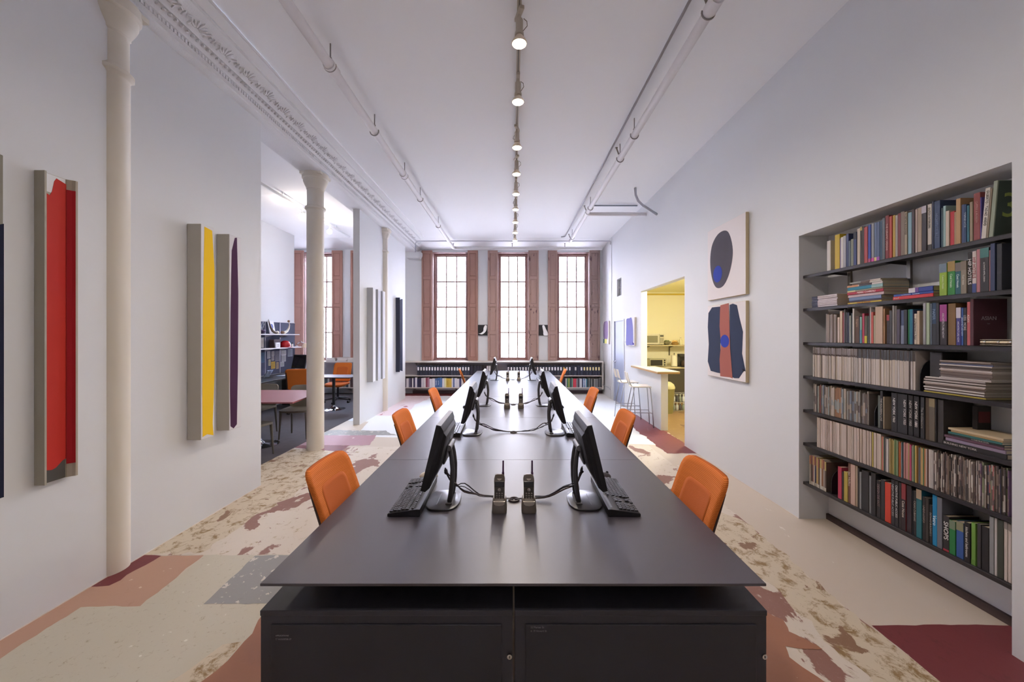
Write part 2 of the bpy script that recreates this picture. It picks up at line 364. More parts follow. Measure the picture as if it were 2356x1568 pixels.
# windows: opening 1..5, each a frame with two sashes of six panes
WOOD = M('8a625c', .55, var=.3, vscale=14, col2='a58680'); GLASS = glassmat((.96, .98, 1))
for i, (a, b) in enumerate(WIN):
    yf = YW + .17; root = tag(empty('window_%d' % (i+1), ((a+b)/2, YW, HZ[0])), 'tall sash window, ' + ('in the side room alcove', 'in the side room behind the partition', 'leftmost of the three at the far end', 'middle of the three at the far end', 'rightmost of the three at the far end')[i], None, None, 'structure'); root.location = (0, 0, 0)
    f = MB(); fw = .055
    f.box(a, a+fw, yf, yf+.12, *HZ); f.box(b-fw, b, yf, yf+.12, *HZ); f.box(a+fw, b-fw, yf, yf+.12, HZ[1]-.05, HZ[1]); f.box(a+fw, b-fw, yf, yf+.12, HZ[0], HZ[0]+.05)
    f.build('window_frame', WOOD, root)
    lining = MB(); lining.box(a, a+.012, YW, yf, *HZ); lining.box(b-.012, b, YW, yf, *HZ); lining.box(a, b, YW, yf, HZ[1]-.012, HZ[1]); lining.box(a, b, YW-.02, yf, HZ[0]-.0, HZ[0]+.015)
    lining.build('window_lining', WOOD, root)
    x0, x1, zm = a+fw, b-fw, 2.47
    for nm, z0, z1, yy in (('lower_sash', HZ[0]+.05, zm+.02, yf+.02), ('upper_sash', zm-.02, HZ[1]-.05, yf+.065)):
        s = MB(); q = .032
        s.box(x0, x0+q, yy, yy+.035, z0, z1); s.box(x1-q, x1, yy, yy+.035, z0, z1); s.box(x0+q, x1-q, yy, yy+.035, z0, z0+q); s.box(x0+q, x1-q, yy, yy+.035, z1-q, z1)
        for k in (1, 2): xx = x0 + (x1-x0)*k/3; s.box(xx-.016, xx+.016, yy+.005, yy+.03, z0+q, z1-q)
        s.box(x0+q, x1-q, yy+.004, yy+.031, (z0+z1)/2-.016, (z0+z1)/2+.016)
        so = s.build(nm, WOOD, root)
        p = MB(); p.box(x0+q*.5, x1-q*.5, yy+.015, yy+.019, z0+q*.5, z1-q*.5); p.build('pane', GLASS, so)
    pd = bpy.data.lights.new('window_portal', 'AREA'); pd.shape = 'RECTANGLE'; pd.size = b-a; pd.size_y = HZ[1]-HZ[0]; pd.cycles.is_portal = True
    po = bpy.data.objects.new('window_portal', pd); C.objects.link(po); po.location = ((a+b)/2, YW+.40, (HZ[0]+HZ[1])/2); po.rotation_euler = (R(-90), 0, 0)
# the yard outside: pale brick building
def brickmat():
    m = bpy.data.materials.new('pale_brick'); m.use_nodes = True; nt = m.node_tree; b = nt.nodes['Principled BSDF']
    tc = nt.nodes.new('ShaderNodeTexCoord'); mp = nt.nodes.new('ShaderNodeMapping'); mp.inputs['Rotation'].default_value = (R(90), 0, 0)
    br = nt.nodes.new('ShaderNodeTexBrick'); br.inputs['Scale'].default_value = 4
    br.inputs['Color1'].default_value = lin('8f7a74'); br.inputs['Color2'].default_value = lin('a59691'); br.inputs['Mortar'].default_value = lin('756d6a')
    nt.links.new(tc.outputs['Object'], mp.inputs[0]); nt.links.new(mp.outputs[0], br.inputs[0]); nt.links.new(br.outputs[0], b.inputs['Base Color']); b.inputs['Roughness'].default_value = .9
    return m
ex = MB(); ex.box(-16, 14, 17, 17.4, -5, 7.5); struct('exterior_wall', ex, brickmat())
eg = MB(); eg.box(-16, 14, 11.5, 17, -5.2, -5); struct('exterior_ground', eg, M('9a9690', .9))
# door and vent in the right wall
d = tag(empty('door_1', (XR, 9.25, 0), 0), 'blue-grey door in the right wall near the windows', None, None, 'structure')
BLUE = M('9aa3bd', .45, spec=.4); q = MB(); q.box(.015, .06, -.41, .41, .012, 2.0, .003); q.build('door_panel', BLUE, d)
q = MB(); q.box(-.012, .10, -.45, -.41, 0, 2.03); q.box(-.012, .10, .41, .45, 0, 2.03); q.box(-.012, .10, -.41, .41, 2.0, 2.03); q.build('door_frame', M('b9bfd2', .45), d)
q = MB(); q.lathe([(.026, 0), (.026, -.008), (.012, -.012), (.012, -.05)], (.015, .34, 1.0), 14, 'x'); q.box(-.045, -.03, .23, .35, .99, 1.01, .004); q.build('door_handle', M('c9c9cc', .25, 1), d)
for z in (.25, 1.03, 1.82):
    q = MB(); q.box(-.004, .014, -.43, -.385, z-.055, z+.055); q.tube([(.0, -.41, z-.055), (.0, -.41, z+.055)], .008, 8); q.build('hinge', M('55565c', .4, .8), d)
# ---------------------------------------------------------------- shutters
SH = [M('ab8478', .55, var=.25, vscale=3, col2='9c7568'), None]
def peelwood(name, base, under, thr):
    return paintmat(name, base, under, thr, 9, (1.4, 1, .45), base, .7, 12, rough=.6, fine=.1)
SHUT = [(WX(675.5), WX(700), 'w0'), (WX(765), WX(789), 'w0'), (-4.607, -4.31, 'w0'), (-3.40, -3.12, 'w0'), (WX(971), WX(995.2), 'w'), (WX(1076.4), WX(1099.7), 'w'), (WX(1122.4), WX(1145.2), 'p'), (WX(1215.4), WX(1239), 'p2'), (WX(1260.4), WX(1281.8), 'p'), (WX(1355.5), WX(1379.6), 'p3')]
SMAT = {'w0': M('ae8476', .55, var=.25, vscale=3, col2='a27466'), 'w': M('ab8478', .55, var=.25, vscale=3, col2='9c7568'),
        'p': peelwood('shutter_paint_flaking', 'a88a82', '6d4c50', .66), 'p2': peelwood('shutter_paint_worn', 'a58880', '644850', .62), 'p3': peelwood('shutter_paint_peeling', '9c857f', '614a50', .61)}
SL = ['brown panelled shutter left of the side room window, beside the white wall end', 'brown panelled shutter right of the side room window, behind the round column',
      'brown shutter sliver seen just left of the partition end', 'brown shutter in the side room hidden behind the partition',
      'smooth brown panelled shutter left of the leftmost big window', 'smooth brown panelled shutter right of the leftmost big window',
      'lightly chipped brown shutter left of the middle big window', 'brown shutter with dark peeled patches right of the middle big window',
      'chipped brown shutter left of the rightmost big window', 'heavily peeled brown shutter right of the rightmost big window']
for (a, b, k), lab in zip(SHUT, SL):
    if 'hidden' in lab: continue
    wd = b - a; r = empty('window_shutter', ((a+b)/2, YW - .001, .94), 0, lab, 'shutter', 'tall brown window shutters')
    hz = 3.12; q = MB()
    for (u0, u1, v0, v1) in [(-wd/2, -wd/2+.05, 0, hz), (wd/2-.05, wd/2, 0, hz)] + [(-wd/2+.05, wd/2-.05, z-.04, z+.04) for z in (.04, .78, 1.56, 2.34, hz-.04)]:
        q.box(u0, u1, -.055, -.004, v0, v1, .004)
    q.build('shutter_frame', SMAT[k], r)
    for z0, z1 in ((.08, .74), (.82, 1.52), (1.60, 2.30), (2.38, hz-.08)):
        q = MB(); q.box(-wd/2+.05, wd/2-.05, -.036, -.01, z0, z1); q.box(-wd/2+.07, wd/2-.07, -.046, -.03, z0+.02, z1-.02, .006); q.build('shutter_panel', SMAT[k], r)
# ---------------------------------------------------------------- conference table and cabinets
ZT, Y0 = .745, 1.381
tab = empty('conference_table', (0, 0, 0), 0, 'very long dark laminate office table running towards the windows', 'table')
def tabmat():
    m = M('423d46', .40, spec=1.0, bump=.02, bscale=700); return m
TM = tabmat(); SEG = [Y0, 2.765, 4.19, 5.62, 7.02, 8.42, 9.80]
for a, b in zip(SEG, SEG[1:]):
    q = MB(); q.box(-.914, .916, a + .0008, b - .0008, ZT - .010, ZT, .0012); q.build('tabletop_section', TM, tab)
BLK = M('2c2a31', .5, spec=.4)
q = MB(); q.box(-.55, .55, Y0 + .45, 9.6, ZT - .07, ZT - .0105); q.build('support_beam', BLK, tab)
for yy in (2.76, 4.22, 6.3, 7.02, 9.4):
    for xx in (-.28, .28):
        q = MB(); q.box(xx - .03, xx + .03, yy - .03, yy + .03, .006, ZT - .07); q.build('leg', BLK, tab)
CAB = M('3b3a43', .42, spec=.45); CABD = M('38373f', .45, spec=.4); CHROME = M('c8c8c8', .2, 1)
for i, (a, b, lab, t1_, t2_) in enumerate([(-.914, .0, 'black steel file cabinet under the near table end, left half', 'APPLICATIONS', '77 WOOSTER ST'), (.006, .919, 'black steel file cabinet under the near table end, right half', '32 Mercer St', '& 19 Howard St')]):
    r = empty('file_cabinet', ((a+b)/2, Y0 + .236, 0), 0, lab, 'cabinet', 'file cabinets under the table'); hw = (b-a)/2
    q = MB(); q.box(-hw+.0015, hw-.0015, -.232, .10, .004, .628); q.build('body', CAB, r)
    q = MB(); q.box(-hw, hw, -.236, .102, .628, .648, .002); q.build('lid', CAB, r)
    q = MB(); q.box(-hw+.04, hw-.04, -.238, -.231, .03, .598, .002); dr = q.build('door', CABD, r)
    q = MB(); q.lathe([(.009, -.2415), (.009, -.236)], (hw-.012, 0, .485), 16, 'y'); lk = q.build('lock', CHROME, r); q = MB(); q.box(hw-.0135, hw-.0105, -.2425, -.2412, .481, .489); q.build('keyhole', BLK, lk)
    LT = M('8d8a90', .5); o1 = -.012 if i == 0 else .018
    text(t1_, .048, LT, r, (-hw+.058+.024, -.2385, .572+o1), (1, 0, 0), (0, 0, 1)); text(t2_, .058, LT, r, (-hw+.058+.029, -.2385, .559+o1), (1, 0, 0), (0, 0, 1))
    q = MB(); q.box(-hw+.15, hw-.15, -.02, .09, .649, ZT - .0107); q.build('riser', BLK, r)
# ---------------------------------------------------------------- monitors
MBK = M('28272c', .45, spec=.4); MSI = M('6b6a6e', .38, spec=.5); MGY = M('47464b', .4); CAB_W = M('26222e', .5)
def make_monitor():
    """faces -x; origin at the middle of its foot on the table"""
    r = empty('computer_monitor', (0, 0, 0), 0, 'x', 'monitor', 'monitors along the table')
    q = MB(); oct_ = []
    for k in range(40):
        a = 2*math.pi*k/40; c, s_ = math.cos(a), math.sin(a); oct_.append((.088*math.copysign(abs(c)**.55, c), .125*math.copysign(abs(s_)**.75, s_)))
    q.prism(oct_, .001, .010, 'z', .003); q.box(-.03, -.027, -.07, .07, .0101, .0108); q.build('foot', M('47464b', .3, spec=.6), r, smooth=30)
    for s_ in (-1, 1):
        q = MB(); pth = [(.035, s_*.052, .010), (.043, s_*.052, .06), (.050, s_*.050, .12), (.052, s_*.046, .19), (.046, s_*.042, .25), (.036, s_*.040, .30)]
        q.tube(pth, [.013, .013, .0125, .012, .012, .012], 10); q.build('stand_arm', MGY, r, smooth=True)
    q = MB(); q.box(.018, .052, -.075, .075, .008, .020, .004); q.build('stand_socket', MGY, r)
    q = MB(); q.tube([(.034, -.068, .305), (.034, .068, .305)], .016, 14); q.box(.008, .034, -.03, .03, .29, .32); q.build('hinge', MSI, r, smooth=40)
    T = Matrix.Translation((-.028, 0, .287)) @ Matrix.Rotation(R(13.5), 4, 'Y')      # panel tilts back
    def P(a, b, d): return T @ Vector((d, a, b))
    q = MB(); W2, H2 = .188, .166
    # shell: front frame then bulging back
    def shell(prof):
        rings = []
        for d, sw, zb, zt in prof: rings.append([q._v(P(*c, d)) for c in ((-sw, zb), (sw, zb), (sw, zt), (-sw, zt))])
        for A, B in zip(rings, rings[1:]):
            for k in range(4): q.face([A[k], A[(k+1) % 4], B[(k+1) % 4], B[k]])
        q.face(rings[0][::-1]); q.face(rings[-1])
    shell([(-.018, W2, -H2, H2), (.006, W2, -H2, H2), (.022, W2-.012, -H2+.02, H2-.022), (.026, W2-.02, -H2+.05, H2-.034), (.040, W2-.03, -H2+.10, H2-.05), (.046, W2-.05, -H2+.13, H2-.07)])
    q.build('housing', MBK, r, smooth=20)
    q = MB(); q.prism([(-W2, H2-.001), (W2, H2-.001), (W2, H2+.003), (-W2, H2+.003)], -.018, .006, 'x'); bmesh.ops.transform(q.b, matrix=T, verts=q.b.verts); q.build('top_edge', MSI, r)
    q = MB(); q.box(-.0192, -.0178, -W2+.016, W2-.016, -H2+.022, H2-.016); bmesh.ops.transform(q.b, matrix=T, verts=q.b.verts); q.build('screen', M('0d0d10', .15), r)
    q = MB(); q.box(.044, .056, -.07, .07, -.06, .045, .006); bmesh.ops.transform(q.b, matrix=T, verts=q.b.verts); q.build('back_cover', MGY, r)
    q = MB(); q.lathe([(.019, .0468), (.016, .0468), (.016, .0476), (.019, .0476)], (0, .0, 0), 20, 'x'); bmesh.ops.transform(q.b, matrix=T @ Matrix.Translation((0, 0, .075)), verts=q.b.verts); em = q.build('emblem', M('77767b', .3, .6), r)
    for k in range(9):
        pass
    return r
mon = make_monitor(); MK = kidmap(mon)
SHIFT = [0, 1.455, 2.88, 5.66]; ROWN = ['nearest the camera', 'second from the near end', 'third from the near end', 'farthest, by the windows']
XC = .006
for i, sh in enumerate(SHIFT):
    for side in (-1, 1):
        lab = 'black flat monitor in the %s row on the table, %s' % ('left' if side < 0 else 'right', ROWN[i])
        loc = (XC + side*.378, 2.075 + sh, ZT)
        rz = 0 if side < 0 else math.pi
        if i == 0 and side < 0: mon.location = loc; mon['label'] = lab
        else: dup(mon, MK, loc, rz, lab)
# ---------------------------------------------------------------- keyboards and mice
KB = M('222126', .42, spec=.5); KEY = M('403f45', .35, spec=.5)
def make_keyboard():
    """long side along y, typist at -x"""
    r = empty('keyboard', (0, 0, 0), 0, 'x', 'keyboard', 'keyboards on the table')
    q = MB(); q.prism([(-.078, .002), (.082, .002), (.082, .036), (.066, .037), (-.074, .018), (-.078, .014)], -.228, .228, 'y', .002); q.build('body', KB, r)
    k1 = MB()
    def z(x): return .018 + (x+.074)*(.019/.14)
    def key(x, y, w=.0165, l=.0165):
        zz = z(x); k1.box(x-w/2, x+w/2, y-l/2, y+l/2, zz-.002, zz+.0075, .002)
    for rI in range(5):
        for cI in range(15):
            if rI == 0 and 3 < cI < 9: continue
            key(-.062 + rI*.0195, -.212 + cI*.0185 + (rI % 2)*.004)
    key(-.062, -.212 + 6*.0185, .0165, .095)
    for cI in range(14): key(.044, -.212 + cI*.0185 + (cI//4)*.006, .012)
    for rI in range(5):
        for cI in range(3):
            if rI == 2 or (rI == 1 and cI != 1): continue
            key(-.062 + rI*.0195, .080 + cI*.0185)
        for cI in range(4): key(-.062 + rI*.0195, .150 + cI*.0185)
    k1.build('keys', KEY, r, kind='stuff')
    q = MB(); q.box(.056, .068, .06, .21, .0365, .0382, .001); q.build('media_strip', M('55545a', .3), r)
    return r
kb = make_keyboard(); KK = kidmap(kb)
for i, sh in enumerate(SHIFT):
    for side in (-1, 1):
        lab = 'black keyboard on the %s side of the table, %s' % ('left' if side < 0 else 'right', ROWN[i])
        loc = (XC + side*(.551 + (0, .006, .0, .015)[i]), 2.118 + sh + (0, .03, -.02, -.06)[i], ZT); rz = (0 if side < 0 else math.pi) + (.01, -.012)[side > 0] + (0, -.01, .01, .03)[i]*side
        if i == 0 and side < 0: kb.location = loc; kb.rotation_euler.z = rz; kb['label'] = lab
        else: dup(kb, KK, loc, rz, lab)
def mouse(loc, m, lab):
    r = empty('computer_mouse', loc, .1, lab, 'mouse', 'mice beside the keyboards')
    q = MB(); q.ball((0, 0, .004), .058, .034, .030, 20, 12); bmesh.ops.bisect_plane(q.b, geom=q.b.verts[:]+q.b.edges[:]+q.b.faces[:], plane_co=(0, 0, .001), plane_no=(0, 0, -1), clear_outer=True)
    q.build('shell', m, r, smooth=True); q = MB(); q.tube([(.032, -.003, .031), (.032, .003, .031)], .008, 10); q.build('wheel', BLK, r)
mouse((-.535, 2.43, ZT), M('d9d2c2', .3), 'pale computer mouse past the nearest left keyboard')
mouse((.565, 2.42, ZT), M('4a464c', .3), 'dark grey computer mouse past the nearest right keyboard')
# ---------------------------------------------------------------- cordless phones
PH = M('756c63', .42, spec=.5, var=.1); PHD = M('4b4744', .4); SIL = M('d2c8b8', .3, .5); PUR = M('4d2a55', .35)
def make_phone():
    r = empty('cordless_phone', (0, 0, 0), 0, 'x', 'phone', 'cordless phones along the table centre')
    q = MB(); n = 24
    def ring(z, wx, wy, dy): return [q._v((wx*math.copysign(abs(math.cos(a))**.5, math.cos(a)), dy + wy*math.copysign(abs(math.sin(a))**.5, math.sin(a)), z)) for a in [2*math.pi*k/n for k in range(n)]]
    rs = [ring(.001, .038, .048, .045), ring(.012, .0385, .048, .045), ring(.04, .036, .045, .046), ring(.058, .034, .040, .050), ring(.066, .031, .034, .054)]
    for A, B in zip(rs, rs[1:]):
        for k in range(n): q.face([A[k], A[(k+1) % n], B[(k+1) % n], B[k]])
    q.face(rs[0][::-1]); q.face(rs[-1]); cr_ = q.build('cradle', PH, r, smooth=40)
    q = MB(); q.prism([(-.029, .060), (-.027, .047), (-.018, .040), (0, .037), (.018, .040), (.027, .047), (.029, .060)], .0005, .012, 'y', .001)
    bmesh.ops.transform(q.b, matrix=Matrix.Translation((0, -.0005, 0)), verts=q.b.verts); q.build('cradle_lip', SIL, cr_)
    T = Matrix.Translation((0, .022, .045)) @ Matrix.Rotation(R(-10), 4, 'X')
    def X(m): bmesh.ops.transform(m.b, matrix=T, verts=m.b.verts)
    q = MB(); hp = [(-.026, 0), (.026, 0), (.027, .09), (.028, .106), (.028, .118), (.023, .134), (.012, .139), (-.012, .139), (-.023, .134), (-.028, .118), (-.028, .106), (-.027, .09)]
    q.prism(hp, 0, .03, 'y', .004); X(q); hs = q.build('handset', PH, r, smooth=40)
    q = MB(); q.box(-.0245, .0245, -.002, .002, .076, .104, .001); X(q); q.build('display', M('2c2b30', .15), hs)
    q = MB(); q.box(-.022, .022, -.0012, .002, .006, .075, .001); X(q); q.build('keypad_panel', PHD, hs)
    q = MB()
    for rr in range(4):
        for cc in range(3): q.ball((-.0135 + cc*.0135, -.0012, .012 + rr*.0112), .0044, .002, .0036, 8, 5)
    q.ball((0, -.0015, .063), .0085, .003, .0085, 12, 6); X(q); q.build('keys', M('948d86', .4), hs, kind='stuff')
    q = MB(); q.prism([(-.012, .118), (.012, .118), (.009, .112), (0, .108), (-.009, .112)], -.0015, .002, 'y'); X(q); q.build('earpiece', SIL, hs)
    q = MB(); q.tube([(.018, .018, .135), (.018, .018, .148)], .0065, 10); q.tube([(.018, .018, .148), (.0185, .019, .205)], [.005, .0045], 10); X(q); q.build('antenna', PUR, hs, smooth=40)
    return r
ph = make_phone(); PK = kidmap(ph); first = True
for (yy, lx_, rx_, nm) in ((1.925, -.069, .082, 'nearest'), (4.70, -.072, .099, 'middle'), (7.60, -.104, .117, 'farthest')):
    for xx, sd in ((lx_, 'left'), (rx_, 'right')):
        lab = '%s grey cordless phone of the %s pair in its cradle on the table' % (sd, nm)
        if first: ph.location = (xx, yy, ZT); ph['label'] = lab; first = False
        else: dup(ph, PK, (xx, yy, ZT), 0, lab)
# ---------------------------------------------------------------- cable bundles and grommets
rc_ = random.Random(3); CBM = [M('2a2530', .45), M('4b3a3c', .4), M('33303e', .4)]
for i, sh in enumerate(SHIFT):
    yc = 2.083 + sh
    q = MB(); q.lathe([(.031, 0), (.031, .008), (.026, .010), (.022, .008), (.022, .0005)], (XC, yc, ZT), 24)
    tag(q.build('cable_grommet', M('4a403e', .4), smooth=40), 'round cable grommet in the table centre line, ' + ROWN[i], 'grommet', 'cable grommets in the table')
    for side in (-1, 1):
        b = empty('cable_bundle', (XC + side*.25, yc, ZT), 0, 'dark cable bundle behind the %s monitor, %s' % ('left' if side < 0 else 'right', ROWN[i]), 'cable', 'monitor cables')
        for k in range(4):
            j = lambda s_: rc_.uniform(-s_, s_)
            pts = [(side*.376, j(.03), .168 + j(.008)), (side*.362, j(.025), .135 + j(.01)), (side*.345, j(.02), .110 + j(.01)), (side*.318, j(.012), .088 + j(.012)), (side*.27, j(.02), .068 + j(.02)), (side*.19, -.01 + j(.02), .03 + j(.010)), (side*.11, j(.012), .012 + k*.003), (side*.055, j(.008), .010), (side*.02, j(.006), .009), (side*.006, j(.004), .005)]
            sm = []
            for a, p in enumerate(pts[:-1]):
                p0, p1, p2, p3 = [Vector(pts[max(0, min(len(pts)-1, a+o))]) for o in (-1, 0, 1, 2)]
                for t in (0, .33, .66): sm.append(.5*((2*p1) + (-p0+p2)*t + (2*p0-5*p1+4*p2-p3)*t*t + (-p0+3*p1-3*p2+p3)*t**3))
            sm.append(Vector(pts[-1])); sm = [s_ - Vector((side*.25, 0, 0)) for s_ in sm]
            q = MB(); q.tube(sm, (.0030, .0042, .0026, .0034)[k], 6); q.build('cable', CBM[k % 3], b, smooth=True)
            if k < 2:
                q = MB(); c0, c1 = sm[1], sm[3]; q.tube([c0, (c0+c1)/2], .0075, 8); q.build('ferrite', CBM[0], b, smooth=40)
# ---------------------------------------------------------------- orange task chairs
def ribmat():
    m = bpy.data.materials.new('orange_mesh'); m.use_nodes = True; nt = m.node_tree; b = nt.nodes['Principled BSDF']
    b.inputs['Roughness'].default_value = .8; b.inputs['Specular IOR Level'].default_value = .2
    tc = nt.nodes.new('ShaderNodeTexCoord'); wv = nt.nodes.new('ShaderNodeTexWave'); wv.bands_direction = 'Z'; wv.inputs['Scale'].default_value = 42
    nt.links.new(tc.outputs['Object'], wv.inputs[0])
    mx = nt.nodes.new('ShaderNodeMix'); mx.data_type = 'RGBA'; mx.inputs[6].default_value = lin('cc6826'); mx.inputs[7].default_value = lin('ea883e')
    nt.links.new(wv.outputs['Fac'], mx.inputs[0]); nt.links.new(mx.outputs[2], b.inputs['Base Color'])
    bp = nt.nodes.new('ShaderNodeBump'); bp.inputs['Strength'].default_value = .35; bp.inputs['Distance'].default_value = .002
    nt.links.new(wv.outputs['Fac'], bp.inputs['Height']); nt.links.new(bp.outputs[0], b.inputs['Normal']); return m
ORG = ribmat(); ORS = M('c8682e', .8, spec=.2, bump=.3, bscale=400); BRN = M('3a2424', .6)
def backx(v, u=0):      # profile of the back, v above the floor; sitter faces +x
    t = (v - .50) / .46; return -.205 - .10*t - .05*t*t + .10*u*u
def make_chair():
    r = empty('task_chair', (0, 0, 0), 0, 'x', 'chair', 'orange task chairs at the long table')
    q = MB(); q.pad(.44, .46, .02, .06, lambda a, b, s_: (backx(.72+b, a/.44) - s_*.022, a, .72+b), 16, 16); q.build('backrest', ORG, r, smooth=True)
    q = MB(); q.pad(.28, .29, .02, .045, lambda a, b, s_: (backx(.705+b, a/.44) + .0006 - s_*.01, a, .705+b), 12, 12); q.build('lumbar_panel', M('cc6a2e', .8, spec=.25, bump=.2, bscale=300), r, smooth=True)
    q = MB()
    for s_ in (-1, 1): q.tube([(backx(v, .49) - .024, s_*.205, v) for v in (.52, .60, .70, .80, .88)], [.014, .016, .016, .014, .008], 8)
    q.tube([(backx(.52, .49) - .024, -.205, .52), (-.235, -.1, .47), (-.235, .1, .47), (backx(.52, .49) - .024, .205, .52)], .016, 8)
    q.tube([(-.235, 0, .48), (-.20, 0, .41), (-.05, 0, .40)], .022, 8); q.build('back_frame', BRN, r, smooth=40)
    q = MB(); q.pad(.47, .46, .05, .09, lambda a, b, s_: (b + .03, a, .475 + .012*(a/.235)**2 - .02*max(0, b/.23)**3 - s_*.05), 14, 14); q.build('seat', ORS, r, smooth=True)
    q = MB(); q.box(-.12, .14, -.11, .11, .385, .424, .01); q.build('tilt_housing', BLK, r)
    q = MB(); q.tube([(0, 0, .12), (0, 0, .385)], .025, 14); q.build('gas_column', BLK, r, smooth=40)
    for k in range(5):
        a = R(72*k); dx, dy = math.cos(a), math.sin(a)
        q = MB(); q.tube([(dx*.02, dy*.02, .115), (dx*.16, dy*.16, .10), (dx*.30, dy*.30, .075)], [.028, .02, .014], 8); lg = q.build('base_arm', BLK, r, smooth=40)
        q = MB(); c = Vector((dx*.30, dy*.30, .030)); sd = Vector((-dy, dx, 0)); q.tube([c - sd*.022, c + sd*.022], .028, 12); q.build('caster', M('1b1a1d', .5), lg, smooth=40)
    return r
ch = make_chair(); CK = kidmap(ch)
CH = [(-1, -.70, 2.125, 0), (-1, -.69, 3.48, .0), (-1, -.705, 4.95, .02), (-1, -.76, 7.95, .18), (1, .693, 2.04, 0), (1, .70, 3.46, 0), (1, .73, 5.0, 0), (1, .73, 7.86, -.1)]
CN = ['nearest', 'second from the near end', 'third from the near end', 'farthest']
for i, (sd, x, yy, dz) in enumerate(CH):
    lab = 'orange task chair on the %s side of the table, %s' % ('left' if sd < 0 else 'right', CN[i % 4])
    rz = dz if sd < 0 else math.pi + dz
    if i == 0: ch.location = (x, yy, 0.003); ch['label'] = lab
    else: dup(ch, CK, (x, yy, .003), rz, lab)
# ---------------------------------------------------------------- track lights
TRK = M('b9b0a2', .45); TXT = .05
q = MB(); q.box(TXT-.017, TXT+.017, -2.9, 9.6, ZC-.045, ZC-.001)
tk_ = empty('lighting_track', (0, 0, 0), 0, 'long pale lighting track along the ceiling above the table', 'lighting track')
q.build('rail', TRK, tk_); q = MB(); q.box(TXT-.005, TXT+.005, -2.9, 9.6, ZC-.0465, ZC-.044); q.build('slot', M('6b655e', .5), tk_)
BULB = M((1.0, .84, .62), .3, emit=38)
def make_track_light(w_, col):
    r = empty('track_light', (0, 0, 0), 0, 'x', 'spotlight', 'track spotlights above the table')
    q = MB(); q.box(-.018, .018, -.07, .07, -.03, 0, .003); q.build('adapter', TRK, r)
    q = MB(); q.tube([(0, 0, -.03), (0, 0, -.07)], .012, 10); q.build('stem', TRK, r)
    q = MB(); q.lathe([(.026, -.06), (.028, -.065), (.028, -.15), (.034, -.165), (.036, -.185), (.03, -.185)], (0, 0, 0), 18); q.build('socket', TRK, r, smooth=40)
    q = MB(); q.lathe([(.02, -.180), (.034, -.20), (.056, -.232), (.060, -.245), (.055, -.250)], (0, 0, 0), 22); q.build('reflector', M('e9dcc8', .3, spec=.6), r, smooth=40)
    q = MB(); q.lathe([(.055, -.249), (.045, -.258), (.02, -.265), (0.0, -.266)], (0, 0, 0), 22); q.build('bulb', BULB, r, smooth=True)
    q = MB(); q.tube([(.026, -.03, -.07), (.05, -.035, -.09), (.055, -.03, -.12), (.027, -.01, -.15)], .003, 6); q.build('wire', M('7d766c', .5), r)
    ld = bpy.data.lights.new('lamp_light', 'SPOT'); ld.energy = w_; ld.color = col; ld.spot_size = R(172); ld.spot_blend = .7; ld.shadow_soft_size = .05
    lo = bpy.data.objects.new('lamp_light', ld); C.objects.link(lo); lo.parent = r; lo.location = (0, 0, -.30)
    return r
tl = make_track_light(SPOT_W, SPOT_COL); TLK = kidmap(tl)
TY = [2.97, 3.71, 4.61, 5.37, 6.13, 6.88, 7.65, 8.43, 9.12]; TY = [1.0, 1.9] + TY  # first two are added out of view to light the near end
tn = ['behind the viewer' ] * 3
vis = 0
for i, yy in enumerate(TY):
    if yy < 2.5: lab = 'added unseen track spotlight lighting the near table end, %s beyond the picture top' % ('second', 'first')[i]
    else: vis += 1; lab = 'lit track spotlight hanging from the ceiling rail, %s from the near end' % ('nearest' if vis == 1 else 'farthest' if vis == 9 else nth(vis))
    if vis == 9: lab = 'lit track spotlight on the ceiling rail closest to the windows'
    if i == 0: tl.location = (TXT, yy, ZC-.046); tl['label'] = lab
    else: dup(tl, TLK, (TXT, yy, ZC-.046), (0, 2.9, .3)[i % 3], lab)
# side room track
TX2 = -4.10
t2 = empty('lighting_track', (0, 0, 0), 0, 'thin white lighting track on the side room ceiling', 'lighting track')
q = MB(); q.box(TX2-.015, TX2+.015, 3.2, 9.6, ZC-.10, ZC-.065); q.build('rail', WHITE, t2)
for yy in (5.2, 6.8, 8.9):
    q = MB(); q.tube([(TX2, yy, ZC-.066), (TX2, yy, ZC-.0005)], .004, 6); q.build('hanger_rod', WHITE, t2)
for i, (yy, lab) in enumerate([(7.45, 'lit white spotlight on the side room track, left of the round column'), (8.57, 'lit white spotlight on the side room track, right of the round column')]):
    r = empty('track_spotlight', (TX2, yy, ZC-.10), R(15), lab, 'spotlight', 'spotlights on the side room track')
    q = MB(); q.tube([(0, 0, 0), (0, 0, -.09)], .01, 8); q.build('stem', WHITE, r)
    T = Matrix.Translation((0, 0, -.11)) @ Matrix.Rotation(R(125), 4, 'X')
    q = MB(); q.lathe([(.03, -.12), (.035, -.11), (.035, .0), (.05, .03), (.055, .06), (.05, .06)], (0, 0, 0), 18); bmesh.ops.transform(q.b, matrix=T, verts=q.b.verts); q.build('housing', WHITE, r, smooth=40)
    q = MB(); q.lathe([(.05, .055), (.035, .068), (0, .072)], (0, 0, 0), 18); bmesh.ops.transform(q.b, matrix=T, verts=q.b.verts); q.build('bulb', BULB, r, smooth=True)
    ld = bpy.data.lights.new('lamp_light', 'POINT'); ld.energy = 16; ld.color = SPOT_COL; ld.shadow_soft_size = .05
    lo = bpy.data.objects.new('lamp_light', ld); C.objects.link(lo); lo.parent = r; lo.location = T @ Vector((0, 0, .14))
